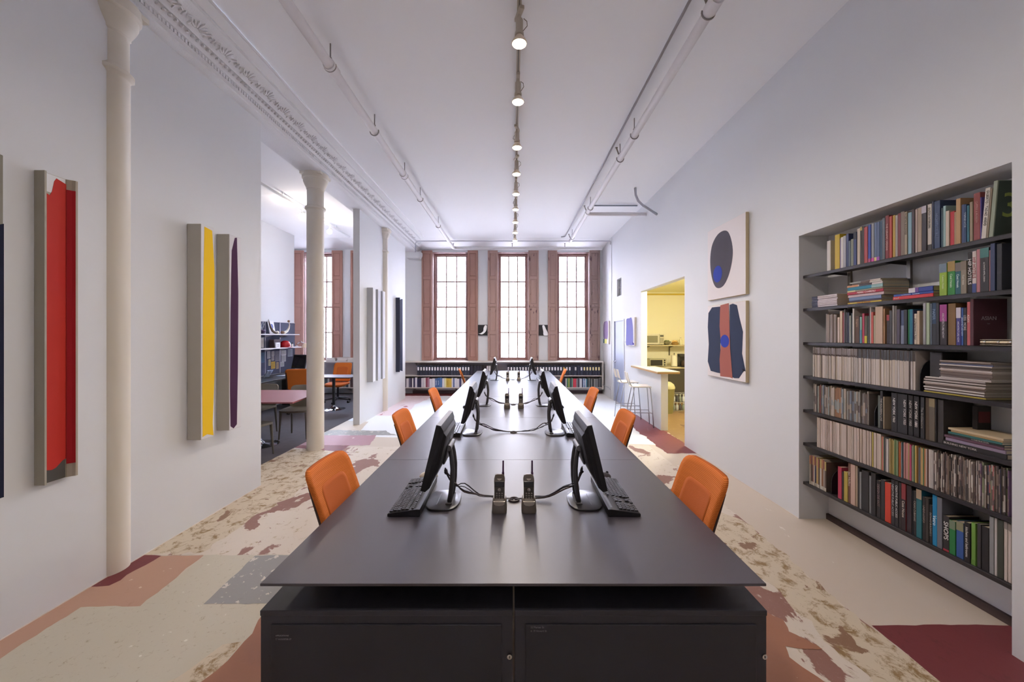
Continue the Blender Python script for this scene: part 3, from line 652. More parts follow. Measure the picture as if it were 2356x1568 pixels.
# kitchen ceiling lamp (out of sight behind the wall)
r = empty('ceiling_lamp', (3.55, 6.9, 2.78), 0, 'round yellow glowing ceiling lamp in the kitchen', 'lamp')
q = MB(); q.lathe([(.16, 0), (.16, -.02), (.15, -.03)], (0, 0, 0), 24); q.build('base', TRK, r)
q = MB(); q.lathe([(.15, -.03), (.14, -.07), (.09, -.10), (0, -.11)], (0, 0, 0), 24); q.build('lamp_shade', M((1.0, .945, .74), .4, emit=KITCHEN_W), r, smooth=True)
# ---------------------------------------------------------------- pipes and conduits
PIPE = M('dcdadd', .5, spec=.3); HOOK = M('8f8a88', .35, .6)
def hanger(p, X, Y, Z, rad, top=ZC):
    q = MB(); arc = [(X + (rad+.004)*math.cos(R(a)), Y, Z + (rad+.004)*math.sin(R(a))) for a in range(-200, 21, 20)]; q.tube(arc, .006, 6)
    q.tube([(X, Y+.004, Z+rad+.02), (X, Y+.004, top)], .006, 6); q.ball((X, Y, Z+rad+.02), .016, .012, .016, 8, 5); return q.build('hanger', HOOK, p, smooth=40)
def bend(a, b, c, rad, n=6):
    """rounded corner at b between a and c"""
    a, b, c = Vector(a), Vector(b), Vector(c); u, v = (a-b).normalized()*rad, (c-b).normalized()*rad
    return [b + u*(1-t)**2 + v*t*t for t in [k/n for k in range(n+1)]]
ZP = 4.0
p1 = empty('sprinkler_pipe', (-1.60, 0, ZP), 0, 'white sprinkler pipe on the left ceiling, turning along the window wall', 'pipe'); p1.location = (0, 0, 0)
q = MB(); q.tube([(-1.60, -3.0, ZP)] + bend((-1.60, 9, ZP), (-1.60, 10.30, ZP), (0, 10.30, ZP), .12) + [(2.40, 10.30, ZP - .01)], .042, 16); q.build('pipe', PIPE, p1, smooth=40)
for yy in (3.35, 4.42, 5.65, 6.6, 8.2): hanger(p1, -1.60, yy, ZP, .046)
for yy in (3.38, 5.62): q = MB(); q.tube([(-1.60, yy-.06, ZP), (-1.60, yy+.06, ZP)], .052, 16); q.build('coupling', PIPE, p1, smooth=40)
for xx in (-1.60, -.02, 1.40): q = MB(); q.tube([(xx, 10.30, ZP+.02), (xx, 10.30, ZP+.12)], .009, 8); q.lathe([(.02, ZP+.12), (.022, ZP+.13), (0, ZP+.135)], (xx, 10.30, 0), 8); q.build('sprinkler_head', HOOK, p1)
p2 = empty('sprinkler_pipe', (0, 0, 0), 0, 'white sprinkler pipe on the right ceiling with a branch to the wall', 'pipe')
q = MB(); q.tube([(1.43, -3.0, ZP), (1.43, 9.55, ZP)], .040, 16); q.build('pipe', PIPE, p2, smooth=40)
q = MB(); q.tube([(1.43, 7.36, ZP - .02), (XR - .002, 7.36, ZP - .02)], .035, 14); q.build('branch_pipe', PIPE, p2, smooth=40)
for yy in (2.80, 4.50, 5.10, 7.05, 9.2): hanger(p2, 1.43, yy, ZP, .044)
for yy in (2.72, 7.36): q = MB(); q.tube([(1.43, yy-.06, ZP), (1.43, yy+.06, ZP)], .05, 16); q.build('coupling', PIPE, p2, smooth=40)
for yy in (2.80, 5.10, 7.36, 9.4): q = MB(); q.tube([(1.40, yy-.04, ZP+.04), (1.37, yy-.04, ZP+.12)], .01, 8); q.ball((1.37, yy-.04, ZP+.125), .02, .02, .008, 8, 5); q.build('sprinkler_head', HOOK, p2)
def run(name, path, rad, lab, cat='conduit', m=PIPE): q = MB(); q.tube(path, rad, 8); o = q.build(name, m, smooth=True); return tag(o, lab, cat)
run('conduit', [(1.345, -3, ZC-.014), (1.345, 9.5, ZC-.014)] + bend((1.345, 9.5, ZC-.014), (1.345, 9.86, ZC-.014), (1.0, 9.86, ZC-.014), .1), .012, 'thin conduit on the ceiling alongside the right pipe', m=M('a9a7ad', .5))
run('conduit', [(-2.30, -3, ZC-.014), (-2.30, 9.86, ZC-.014)], .012, 'thin conduit on the ceiling between the cornice and the left pipe')
run('conduit', [(1.5, 7.44, ZC-.03), (2.42, 7.44, ZC-.03)], .014, 'short thin conduit above the branch pipe on the right', m=M('8d95a3', .5))
run('conduit', [(-2.52, 9.9, 3.80), (-2.52, 9.9, 4.0)] + bend((-2.52, 9.9, 3.9), (-2.52, 9.9, 4.09), (-2.3, 9.9, 4.09), .1) + [(2.49, 9.9, 4.09)] + bend((2.3, 9.9, 4.09), (2.53, 9.9, 4.09), (2.53, 9.9, 3.9), .03) + [(2.53, 9.9, 4.0)], .015, 'long thin conduit crossing above the windows with bent ends', m=M('c3c4ce', .5))
fx = [Vector((2.12, 6.63, ZC - .002)), Vector((2.13, 6.63, 4.08)), Vector((2.18, 6.66, 3.99)), Vector((2.28, 6.70, 3.92)), Vector((2.42, 6.75, 3.86)), Vector((2.562, 6.80, 3.797))]
run('flexible_conduit', fx, .022, 'curved grey conduit from the ceiling down to the right wall', m=M('b3b4bf', .5))
run('wall_cable', [(2.44, 10.5, .30), (2.55, 10.2, .27), (2.553, 9.93, .22), (2.555, 9.93, .02)], .010, 'thin grey pipe stub low on the right wall beside the door', 'pipe', M('aeb2ba', .4))
# vent
r = empty('wall_vent', (XR + .0, 9.23, 2.81), 0, 'grey recessed vent high on the right wall above the door', 'vent')
q = MB(); q.box(.06, .118, -.188, .188, -.208, .208); q.build('grille_back', M('77777a', .6), r)
q = MB()
for k in range(14): z = -.19 + k*.029; q.box(.045, .06, -.188, .188, z, z+.012)
q.build('louvres', M('8a8a8e', .5), r)
# ---------------------------------------------------------------- paintings
def smooth_loop(pts, n=6):
    out = []; L = len(pts)
    for i in range(L):
        p0, p1, p2, p3 = [Vector(pts[(i+o) % L]) for o in (-1, 0, 1, 2)]
        for k in range(n):
            t = k/n; v = .5*((2*p1) + (-p0+p2)*t + (2*p0-5*p1+4*p2-p3)*t*t + (-p0+3*p1-3*p2+p3)*t**3); out.append((v.x, v.y))
    return out
def canvas(wall, near, far, z0, z1, dep, lab, shapes, side='c9c4b8', face='e9e6e8', name='painting'):
    """canvas on a side wall; shapes: (name, colour, [(u, v)...]) with u 0..1 from near to far, v 0..1 from the bottom"""
    s_ = 1 if wall < 0 else -1; r = empty(name, (wall + s_*.0015, near, z0), 0, lab, 'painting'); W = far-near; Hh = z1-z0
    q = MB(); q.box(*sorted((0, s_*dep)), 0, W, 0, Hh, .003); q.build('stretcher', M(side, .7), r)
    q = MB(); q.box(*sorted((s_*(dep+.0002), s_*(dep+.0015))), .003, W-.003, .003, Hh-.003); q.build('canvas_face', M(face, .85, spec=.12), r)
    for k, (nm, col, pts, *rgh) in enumerate(shapes):
        q = MB(); P = [(u*W, v*Hh) for u, v in pts]; x0 = dep + .0016 + k*.0012; q.prism(P, s_*x0, s_*(x0+.0012), 'x'); q.build(nm, M(col, .8, spec=.12), r)
    return r
# far-left sliver and the red one: shallow trays
def tray(near, far, z0, z1, lab, cols, tear):
    r = empty('painting', (XL + .0015, near, z0), 0, lab, 'painting'); W = far-near; Hh = z1-z0
    q = MB(); q.box(0, .06, 0, .010, 0, Hh); q.box(0, .03, .010, W-.012, 0, Hh); q.build('tray', M('aaa598', .7, spec=.2), r)
    q = MB(); q.prism([(.062, W-.012), (.062, W), (0, W), (0, W-.045), (.034, W-.036), (.05, W-.02)], 0, Hh, 'z'); q.build('raised_rim', M('a89e90', .7), r)
    q = MB(); top = tear(True); bot = tear(False)
    q.prism([(u*(W-.03)+.010, v*Hh) for u, v in bot] + [(u*(W-.03)+.010, v*Hh) for u, v in top[::-1]], .0302, .0325, 'x'); q.build('red_field', cols[0], r)
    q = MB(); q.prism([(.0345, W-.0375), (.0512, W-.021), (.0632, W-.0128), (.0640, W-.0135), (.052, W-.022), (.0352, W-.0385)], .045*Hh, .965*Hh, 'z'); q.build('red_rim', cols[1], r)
    q = MB(); q.box(.0301, .0306, .0102, W-.04, .94*Hh, Hh-.002); q.build('white_top', M('e2e4e6', .6), r)
    q = MB(); q.box(.0301, .0306, .0102, W-.04, .001, .08*Hh); q.build('dark_bottom', M('4c4a48', .6), r)
    return r
RED = M('ba1f27', .6, spec=.25, var=.5, vscale=1.1, col2='c83f26'); RED_SHADED = M('a51a23', .6, spec=.25)  # second red is darker: shade on the far lip put into the colour
def tear(top):
    return [(0, .945), (.12, .935), (.28, .93), (.36, .945), (.44, .98), (.52, .992), (.8, .985), (1, .98)] if top else [(0, .030), (.15, .042), (.35, .038), (.5, .042), (.75, .06), (1, .066)]
tray(2.204, 2.371, .778, 2.594, 'tall red shaped canvas with a torn dark lower edge on the left wall', (RED, RED_SHADED), tear)
NAVY = M('23263a', .35)
canvas(XL, 1.858, 2.026, .786, 2.595, .06, 'dark sliver of a tall painting at the left picture edge', [('navy_field', '23263a', [(0, 0), (1, 0), (1, .80), (.8, .79), (0, .76)])], '6f6c62', '8a877c')
canvas(XL, 3.238, 3.384, .757, 2.589, .116, 'tall canvas with a yellow band on the left wall', [('yellow_band', 'efc42a', [(.12, .012), (.45, .018), (.92, .004), (.86, .06), (1, .3), (1, .8), (.82, .985), (.25, .992), (.14, .6), (.1, .2)])], 'b9b5ac', 'd9d8dc')
canvas(XL, 3.561, 3.719, .758, 2.587, .116, 'tall canvas with a dark purple band on the left wall', [('purple_band', '4b2c49', [(.1, .02), (.35, .004), (.62, .02), (.7, .3), (.74, .7), (.62, .995), (.45, .99), (.2, .92), (.1, .6), (.06, .2)])], 'b9b5ac', 'd9d8dc')
for i, (a, nm) in enumerate(((7.386, 'nearest'), (7.665, 'middle'), (7.945, 'farthest'))):
    canvas(-2.82, a, a+.15, .742, 2.57, .115, 'tall pale grey canvas on the partition, %s of the row of three' % nm, [('pale_band', ('e6e8ee', 'c3c8d6', 'd6d9e2')[i], [(.2, .01), (.8, .01), (.85, .5), (.8, .99), (.2, .99), (.15, .5)])], 'b0b2b8', 'dcdfe6')
canvas(-2.82, 9.20, 9.42, .77, 2.56, .10, 'tall dark navy canvas on the partition near the windows', [('navy_field', '1e2238', [(0, .02), (1, 0), (1, .99), (.5, .985), (0, .97)])], '2a2d42', 'cfd3dc')
oval = smooth_loop([(.78, .16), (.93, .30), (1.0, .55), (.93, .78), (.7, .90), (.42, .86), (.28, .60), (.36, .34), (.55, .17)])
oval = [(.30 + (u-.28)*.86, v) for u, v in oval]
def blob(cu, cv, ru, rv): return [(cu + ru*math.cos(2*math.pi*k/28), cv + rv*math.sin(2*math.pi*k/28)) for k in range(28)]
canvas(XR, 4.149, 4.96, 2.093, 2.984, .036, 'white canvas with a big dark grey oval, upper of the right wall pair',
       [('grey_oval', '57545f', oval), ('blue_dot', '3a4aa8', blob(.70, .345, .125, .115))], 'c9b898', 'e2dcdd')
stripe = [(.30, .02), (.36, .03), (.62, .02), (.64, .25), (.60, .45), (.64, .7), (.62, .985), (.56, .99), (.40, 1.0), (.38, .75), (.36, .4)]
canvas(XR, 4.149, 4.96, 1.131, 2.022, .036, 'white canvas with dark blue blocks and a rust stripe, lower of the right wall pair',
       [('blue_block', '38415a', [(.0, .135), (.03, .15), (.15, .04), (.26, .03), (.36, .045), (.37, .5), (.38, .975), (.30, .985), (.2, .96), (.14, .8), (.06, .62), (.08, .35)]),
        ('blue_block', '38415a', [(.62, .06), (.72, .06), (.9, .07), (.99, .2), (.96, .45), (.99, .7), (.97, .9), (.86, .975), (.62, .97)]),
        ('rust_stripe', 'a9665c', stripe), ('blue_dot', '3546ab', blob(.5, .50, .115, .085)), ('dark_thorn', '2b2a33', [(0, .145), (.06, .17), (.06, .13)])], 'c9b898', 'e2dcdd')
canvas(XR, 7.95, 8.53, 1.43, 2.03, .036, 'canvas with a violet shape on the right wall beside the door',
       [('violet_field', '7f80c2', smooth_loop([(.18, .05), (.6, .02), (.98, .02), (1, .3), (.97, .7), (.95, .96), (.6, .98), (.34, .99), (.2, .75), (.14, .4)], 4)), ('violet_corner', '4a3f9a', [(0, .06), (.2, .02), (.2, .14)])], 'd8cfc8', 'e8e8f0')
canvas(XR - .012, 10.05, 10.62, 1.42, 2.03, .036, 'small canvas with a mauve shape and yellow foot by the far right corner',
       [('mauve_field', '8d7a9e', smooth_loop([(.2, .22), (.9, .22), (1, .6), (.9, .95), (.5, 1), (.15, .97), (.1, .6)], 4)), ('yellow_foot', 'e6e68a', [(.3, .02), (.75, .02), (.75, .22), (.3, .22)]), ('green_foot', '3f7a80', [(.78, .03), (.98, .03), (.98, .22), (.78, .22)])], 'd8cfc8', 'e8e8f0')
for x0, x1, lab, pts in ((WX(1099.7)+.005, WX(1121.4), 'small black canvas with a white curved shape, between the left and middle windows', [(.05, .2), (.25, .2), (.55, .4), (.6, .7), (.75, .95), (.95, .9), (.9, .5), (.7, .25), (.4, .1)]),
                         (WX(1239.3), WX(1260), 'small black canvas with a white swoop, between the middle and right windows', [(.4, .9), (.6, .95), (.8, .6), (1, .25), (1, .02), (.55, .03), (.5, .4)])):
    r = empty('painting', (x0, YW - .002, 1.65), 0, lab, 'painting', 'black and white canvases between the windows'); W, Hh = x1-x0, .30
    q = MB(); q.box(0, W, -.035, 0, 0, Hh, .003); q.build('canvas', M('1d1c22', .5), r)
    q = MB(); q.prism([(u*W, v*Hh) for u, v in smooth_loop(pts, 4)], -.038, -.0352, 'y'); q.build('white_shape', M('f2f2f4', .6), r)
# ---------------------------------------------------------------- niche shelves
SHX = 2.600; SZ = [2.178, 1.884, 1.584, 1.286, .984, .689, .340]; SN = ['top', 'second', 'third', 'fourth', 'fifth', 'sixth', 'bottom']
SBK = M('2f2c30', .4, spec=.4); STD = M('8f8a84', .35, .7)
for i, (z, n) in enumerate(zip(SZ, SN)):
    r = empty('shelf', (SHX, 0, z), 0, 'thin black metal shelf in the wall niche, %s of seven' % (n if n != 'bottom' else 'lowest'), 'shelf', 'black shelves in the wall niche')
    q = MB(); q.box(0, NX-SHX-.03, NY0+.004, NY1-.004, -.006, -.001, .001); q.box(0, .004, NY0+.004, NY1-.004, -.026, -.006); q.build('board', SBK, r)
    for yy in (2.10, 2.72, 3.20):
        q = MB(); q.prism([(.02, -.012), (.06, -.024), (.196, -.035), (.196, -.008), (.02, -.008)], yy-.003, yy+.003, 'y'); q.build('bracket', SBK, r)
for yy in (2.10, 2.72, 3.20):
    q = MB(); q.box(NX-.018, NX-.001, yy-.013, yy+.013, .26, 2.40); o = q.build('shelf_standard', STD)
    tag(o, 'grey slotted shelf upright on the niche back wall, %s' % {2.10: 'nearest', 2.72: 'middle', 3.20: 'farthest'}[yy], 'shelf upright', 'shelf uprights in the niche')
PAGE = M('b9ab94', .9, spec=.1); PAGE2 = M('cfc4b4', .9, spec=.1)
PX = 2.612                                                        # plane of the spines
def yat(px, X=PX): return F * X / (px - VX)
def mute(c, k=.14):
    return ''.join('%02x' % round(int(c[i:i+2], 16)*(1-k) + 112*k) for i in (0, 2, 4))
def bookmat(c): return M(mute(c), .5, spec=.35)
def make_book(name, loc, t, h, D, col, lab, cat='book', group=None, top=None, tilt=0, title=None, parts=True, foot=None):
    """upright book, spine towards the room (-x); loc is the middle of the spine's foot"""
    r = empty(name, loc, 0, lab, cat, group); r.rotation_euler = (tilt, 0, 0); c = .0022 if t > .009 else .0008
    q = MB(); q.box(0, .003, -t/2, t/2, 0, h, min(.0012, t*.2)); q.box(.002, D, -t/2, -t/2+c, 0, h); q.box(.002, D, t/2-c, t/2, 0, h); q.build('cover', bookmat(col), r)
    q = MB(); q.box(.003, D-.004, -t/2+c, t/2-c, .003, h-.003); q.build('page_block', PAGE, r)
    if top: q = MB(); q.box(-.0007, .0004, -t/2+.0002, t/2-.0002, h*(1-top[0]), h-.0006); q.build('spine_band', bookmat(top[1]), r)
    if foot: q = MB(); q.box(-.0007, .0004, -t/2+.0002, t/2-.0002, .0006, h*foot[0]); q.build('spine_foot', bookmat(foot[1]), r)
    if title: text(title[0], h*title[2], M(title[1], .5), r, (-.0009, 0, h*title[3]), (0, 0, -1), (0, -1, 0), 'title', t*.75)
    return r
def upright(si, org, sc, rows, D=.20, bar=0):
    """rows: (x_left, x_right, y_top, colour, words[, options]) measured on an enlargement with origin org and scale sc"""
    global cnt
    for row in rows:
        xl, xr, yt, col, words = row[:5]; kw = row[5] if len(row) > 5 else {}
        y1, y0 = yat(org[0] + xl/sc), yat(org[0] + xr/sc); y1 = min(y1, last[si] - .0004); y0 = min(y0, y1 - .0055); last[si] = y0; t = y1 - y0 - .0004; ym = (y0+y1)/2
        h = H + (VY - (org[1] + yt/sc)) * ym / PX * (PX / F) - SZ[si]
        h = max(.12, min(h, (SZ[si-1] - SZ[si] - .036) if si else .34)); cnt[si] += 1
        kw = dict(kw); dep = kw.pop('D', D + rb.uniform(-.015, .02)); dx = kw.pop('dx', rb.uniform(-.002, .004)); nm = kw.pop('name', 'book')
        lab = '%s, %s upright from left, %s niche shelf' % (words, nth(cnt[si]), SN[si])
        make_book(nm, (PX + dx, ym, SZ[si]), t, h, min(dep, .195), col, lab, 'magazine' if nm == 'magazine' else 'book', 'upright books on the %s niche shelf' % SN[si], **kw)
rb = random.Random(21); cnt = [0]*7; last = [9]*7
NV, BK = '2c3454', '1f1e22'
# top shelf
upright(0, (1890, 440), 7.841, [
 (95, 160, 890, 'd8d2cc', 'white paperback'), (238, 325, 780, 'c9a91f', 'yellow book with dark slashes'), (326, 344, 850, '7a6aa5', 'thin lilac book'), (345, 390, 825, 'd5cfc8', 'white-spined book'),
 (393, 440, 800, 'a9a9b2', 'pale grey book'), (442, 488, 765, '2f3a66', 'dark blue book'), (490, 528, 890, '56677a', 'short blue-grey book'), (530, 578, 860, '7d8270', 'olive grey book'),
 (580, 634, 735, '27376d', 'navy book with black head', {'top': (.22, '20242c')}), (636, 690, 670, 'cdbfae', 'cream book'), (692, 728, 640, '2e2a22', 'black book with yellow edge', {'top': (.1, 'b09a50')}), (731, 768, 640, '3a3430', 'dark brown book'),
 (771, 834, 640, 'a83a3c', 'red book with yellow burst'), (838, 888, 600, '2741a0', 'royal blue book', {'foot': (.1, 'a83a6c')}), (890, 940, 575, '8e9298', 'grey book with pink foot', {'foot': (.1, 'd0469a')}), (943, 988, 560, '55688c', 'slate blue book with yellow foot', {'foot': (.1, 'd9c07a')}),
 (990, 1046, 550, '4c5f85', 'steel blue book with violet foot', {'foot': (.1, '9a4ab0')}), (1050, 1094, 530, '2c4a66', 'teal navy book'), (1097, 1148, 480, '5c6670', 'slate grey book'), (1152, 1216, 435, '7f2f34', 'maroon book with pale letters', {'title': ('THE CERAMIC DESIGNS', 'c9a79a', .62, .5)}),
 (1222, 1272, 450, 'b5453a', 'red-orange book'), (1274, 1322, 430, 'c0a04a', 'yellow-edged book'), (1325, 1368, 430, 'a59c96', 'pale grey paperback'), (1370, 1424, 395, '74333a', 'plain maroon book'), (1427, 1496, 365, '7d6c60', 'taupe book'),
 (1499, 1546, 370, 'a89a84', 'cream book with black capitals', {'title': ('IN DETAIL BUILDINGS', '3a342e', .5, .72)}), (1549, 1617, 380, '86aebf', 'light blue book'), (1628, 1678, 320, '3a2c34', 'dark spiral-bound book')])
upright(0, (2080, 380), 6.535, [
 (166, 200, 660, 'b29d98', 'pinkish beige book'), (203, 263, 640, 'a6917c', 'tan book'), (266, 338, 610, '33323a', 'charcoal book with a white head', {'top': (.16, 'b8b2be')}), (341, 404, 585, 'cfc6bd', 'white book with black title', {'title': ('DUTCH INTERIORS', '2a2826', .45, .7), 'foot': (.12, '2a2826')}),
 (412, 444, 540, '27304a', 'thin navy book'), (446, 534, 535, '33466a', 'large navy blue book', {'title': ('ARCHITECTURE', '6f80a6', .5, .5)}), (553, 580, 640, '3c5662', 'dark teal book'), (582, 622, 610, '8fb0ae', 'pale teal book'),
 (626, 680, 685, 'c4b3a0', 'cream paperback'), (683, 746, 695, 'c1333e', 'bright red book'), (748, 780, 700, 'a98b68', 'short tan book'), (783, 852, 500, 'b78f62', 'ochre cardboard portfolio'), (855, 900, 590, '3f517c', 'blue book'),
 (902, 936, 590, '28406a', 'navy book with spaced letters', {'title': ('TERENCE', 'a9b6c9', .4, .6)}), (938, 972, 605, '2f6d80', 'teal book'), (975, 1022, 550, '95876f', 'cream patterned book'), (1034, 1134, 415, '8a3d3c', 'brick red hardback', {'title': ('CUTTER & MUSEUM', 'b98a80', .45, .6)}),
 (1140, 1158, 480, '4a3f8a', 'thin violet leaning book'
 )])
def leaning(si, px0, px1, h, tilt, D, col, words, **kw):
    y1, y0 = yat(px0), yat(px1); cnt[si] += 1
    return make_book('book', (PX, (y0+y1)/2, SZ[si] + .0005 + abs(math.sin(tilt))*(y1-y0)/2), y1-y0, h, D, col, '%s, %s upright from left, %s niche shelf' % (words, nth(cnt[si]), SN[si]), 'book', 'upright books on the top niche shelf', tilt=tilt, **kw)
a_ = leaning(0, 2257, 2268, .275, .075, .19, 'd6cfc6', 'tall white leaning book with black capitals'); text('GILBERTO | TADAO ANDO', .19, M('2a2828', .5), a_, (-.0009, 0, .165), (0, 0, -1), (0, -1, 0), 'title')
leaning(0, 2269, 2273, .265, .075, .19, '8d7d6a', 'thin beige leaning book')
a_ = leaning(0, 2274.5, 2284, .30, .075, .19, '8f9a86', 'sage green leaning book, big numeral'); tt = yat(2274.5) - yat(2284)
q = MB(); q.box(.006, .188, -tt/2-.0010, -tt/2-.0004, .003, .297); q.build('cover_face', M('39463c', .45), a_); text('3', .07, M('8f9a4a', .5), a_, (.075, -tt/2-.0014, .17), (1, 0, 0), (0, 0, 1), 'numeral', .13)
# second shelf
def flat_stack(si, org, sc, name, rows, top_label, yoff=0, group=None, D=.19):
    """books lying flat, spine to the room; rows from the bottom: (x_left, x_right, thickness, colour, words[, title])"""
    z = SZ[si]; N = len(rows)
    for k, row in enumerate(rows):
        xl, xr, t, col, words = row[:5]; ya, yb = yat(org[0]+xl/sc), yat(org[0]+xr/sc); ym, W = (ya+yb)/2, ya-yb; op = row[5] if len(row) > 5 else {}
        lab = '%s, %s in the %s' % (words, 'lowest' if k == 0 else 'topmost' if k == N-1 else nth(N-k) + ' from the top', top_label)
        r = empty(name, (PX + rb.uniform(-.004, .004), ym, z + .0003), 0, lab, 'magazine' if name == 'magazine' else 'book', group or 'books in the ' + top_label); c = min(.0015, t*.2)
        q = MB(); q.box(0, .003, -W/2, W/2, 0, t-.0005, t*.12); q.box(.002, D, -W/2, W/2, 0, c); q.box(.002, D, -W/2, W/2, t-.0005-c, t-.0005); q.build('cover', bookmat(col), r)
        q = MB(); q.box(.003, D-.002, -W/2+.001, W/2-.001, c, t-.0005-c); q.build('page_block', PAGE, r)
        for (u0, u1, cc) in op.get('bands', ()): q = MB(); q.box(-.0006, .0003, W/2-u1*W, W/2-u0*W, .0004, t-.001); q.build('spine_band', bookmat(cc), r)
        if 'title' in op: T_ = op['title']; text(T_[0], W*T_[2], M(T_[1], .5), r, (-.0008, W*(.5-T_[3]), t*.48), (0, -1, 0), (0, 0, 1), 'title', t*.7)
        z += t
    return z
flat_stack(1, (1860, 600), 7.838, 'magazine', [(62 + k, 515 + k, .0136, 'cfc3c8', 'white journal with navy end', {'bands': ((0, .24, '2f3552'),)}) for k in range(7)], 'short stack of white journals', D=.17)
flat_stack(1, (1860, 600), 7.838, 'book', [(700, 1312, .012, 'd2b43e', 'yellow book', {'title': ('MARCEL BREUER', 'b5532e', .4, .5)}), (735, 1312, .012, '3f2f48', 'dark plum book'), (730, 1315, .026, '6f84ab', 'steel blue book'), (706, 1355, .021, 'cdb4b8', 'pale pink book'),
 (706, 1360, .020, 'b92f46', 'crimson book', {'title': ('PIERRE CHAREAU', 'efe3df', .5, .55)}), (708, 1345, .013, '8c8a72', 'olive and cream book', {'bands': ((0, .24, 'd3c68e'),)}), (712, 1345, .024, '1f7f9c', 'teal blue book', {'bands': ((.7, 1, '8fb5b5'),)}), (700, 1340, .016, 'd2c8c4', 'white and orange book', {'bands': ((0, .33, 'c98a5a'), (.36, .72, '3a3036'))}),
 (800, 1335, .010, '5b4a40', 'thin brown book', {'bands': ((.6, 1, 'd8d0c8'),)}), (750, 1310, .012, '6b5a55', 'brown and white book', {'bands': ((.68, 1, 'd6ccc4'), (0, .38, '9a9c98'))})], 'tall mixed stack, second niche shelf')
flat_stack(1, (1860, 600), 7.838, 'book', [(1525, 2256, .022, 'd8343a', 'red book', {'title': ('Knoll', 'f0d8d0', .13, .1)}), (1525, 2242, .015, '24439a', 'thin blue book', {'title': ('architecture   furniture', 'c9d2e8', .45, .45)}), (1795, 2240, .032, '2d3f98', 'thick blue book, white end panel', {'bands': ((0, .28, 'd9d3dc'), (.28, .42, '6a4a9a'))})], 'short stack beside the green guides')
upright(1, (2080, 560), 6.535, [
 (527, 640, 300, '8fb32e', 'lime green guide, photo head', {'top': (.28, '6d7f92'), 'title': ('Country Hotels', 'dfe8b8', .42, .42)}), (645, 757, 265, '2f8a3a', 'green guide, golden photo head', {'top': (.30, 'a8894a'), 'title': ('Cool Hotels', 'd5ead0', .40, .42)}), (762, 848, 285, '1d5a68', 'teal guide, dark photo head', {'top': (.28, '6e665e'), 'title': ('Cool Hotels', 'd0e2e2', .42, .42)}), (852, 940, 260, '8a7f6e', 'taupe guide, sepia photo head', {'top': (.28, '7a6e5c'), 'title': ('Cool Hotels', 'e0d8c8', .3, .42)}),
 (948, 1015, 130, '262428', 'black book with white capitals', {'title': ('HIP HOTELS', 'e6e2e0', .62, .52)}), (1019, 1082, 115, 'd3c6c2', 'white book with red capitals', {'title': ('HIP HOTELS', '9a3a44', .5, .60), 'foot': (.22, '3a4a86')}), (1085, 1140, 85, 'b06f74', 'dusty pink book'), (1143, 1276, 65, '2b2a2e', 'thick black book, teal photo head', {'top': (.22, '3f7a78'), 'title': ('ULTIMATE HOTEL DESIGN', 'd8d4d2', .45, .45)}),
 (1279, 1297, 100, 'a0686a', 'thin pink book'), (1300, 1372, -10, '2f3c60', 'tall navy book', {'D': .18})])
a_ = leaning(1, 2293, 2305, .25, 0, .185, '22242c', 'big black book, grey cover pictures'); tt = yat(2293) - yat(2305)
for u0, u1, v0, v1, cc in ((.07, .16, .19, .22, '55555a'), (.07, .10, .13, .17, '6a6a6e'), (.07, .15, .06, .11, '74747a')): q = MB(); q.box(u0, u1, -tt/2-.0012, -tt/2-.0004, v0, v1); q.build('cover_picture', M(cc, .5), a_)
# third shelf
upright(2, (1860, 600), 7.838, [(305 + k*34, 337 + k*34, 955 + (k % 3)*6, ('8a7c74', '948478', '7f736c')[k % 3], 'taupe journal', {'name': 'magazine'}) for k in range(6)] + [
 (525, 562, 1015, 'd0bdb0', 'short cream book'), (564, 606, 905, 'cfb89a', 'cream book'), (608, 640, 930, '8a3034', 'maroon book'), (642, 666, 855, '4a464a', 'black and white book'), (668, 700, 925, '24242a', 'black book'), (702, 734, 930, '23263a', 'midnight blue book'), (737, 764, 985, '9fa39c', 'grey patterned book'),
 (766, 796, 940, '38434c', 'dark slate book'), (798, 826, 835, 'd5cec8', 'tall white thin book'), (830, 908, 995, '5a4232', 'brown book', {'title': ('Graphis', 'b9906a', .3, .75)}), (912, 924, 1000, '2c3a58', 'thin navy book'), (926, 960, 1005, '83b2a2', 'mint and teal book', {'foot': (.5, '4f8aa0')}), (962, 1002, 945, 'b0324f', 'crimson pink book'), (1005, 1052, 990, '55503e', 'olive book with a yellow foot', {'foot': (.27, 'cfc02c')}),
 (1055, 1088, 990, '2d3a32', 'dark green book'), (1092, 1103, 830, '4a3038', 'thin plum book'), (1107, 1126, 800, 'd2ccc8', 'tall thin white book'), (1128, 1167, 920, 'c8564a', 'coral book'), (1169, 1203, 980, 'a9a184', 'sage beige book'), (1206, 1342, 820, 'c4a78e', 'very thick beige book'), (1345, 1376, 860, 'a5784e', 'tan book'),
 (1400, 1448, 970, '2a2428', 'black book with a red head', {'top': (.2, 'a03038')}), (1451, 1500, 890, '3a3838', 'charcoal book'), (1508, 1540, 800, '948d88', 'tall grey book'), (1542, 1585, 810, '5f5850', 'dark taupe book'), (1590, 1650, 870, '4b4456', 'dusky purple book'), (1655, 1716, 890, '3a4668', 'navy book with a pale picture', {'foot': (.55, '7d86a0')}), (1720, 1782, 880, '22242c', 'black book'),
 (1785, 1816, 875, '2f7a55', 'green book'), (1819, 1876, 870, '14708a', 'turquoise book'), (1879, 1898, 880, '222a50', 'thin navy book'), (1903, 1952, 950, 'd0c2b2', 'cream paperback with black title', {'title': ('A la Recherche du Futur', '3a3430', .7, .5)}), (1955, 2000, 900, 'cdb69c', 'pale tan book')])
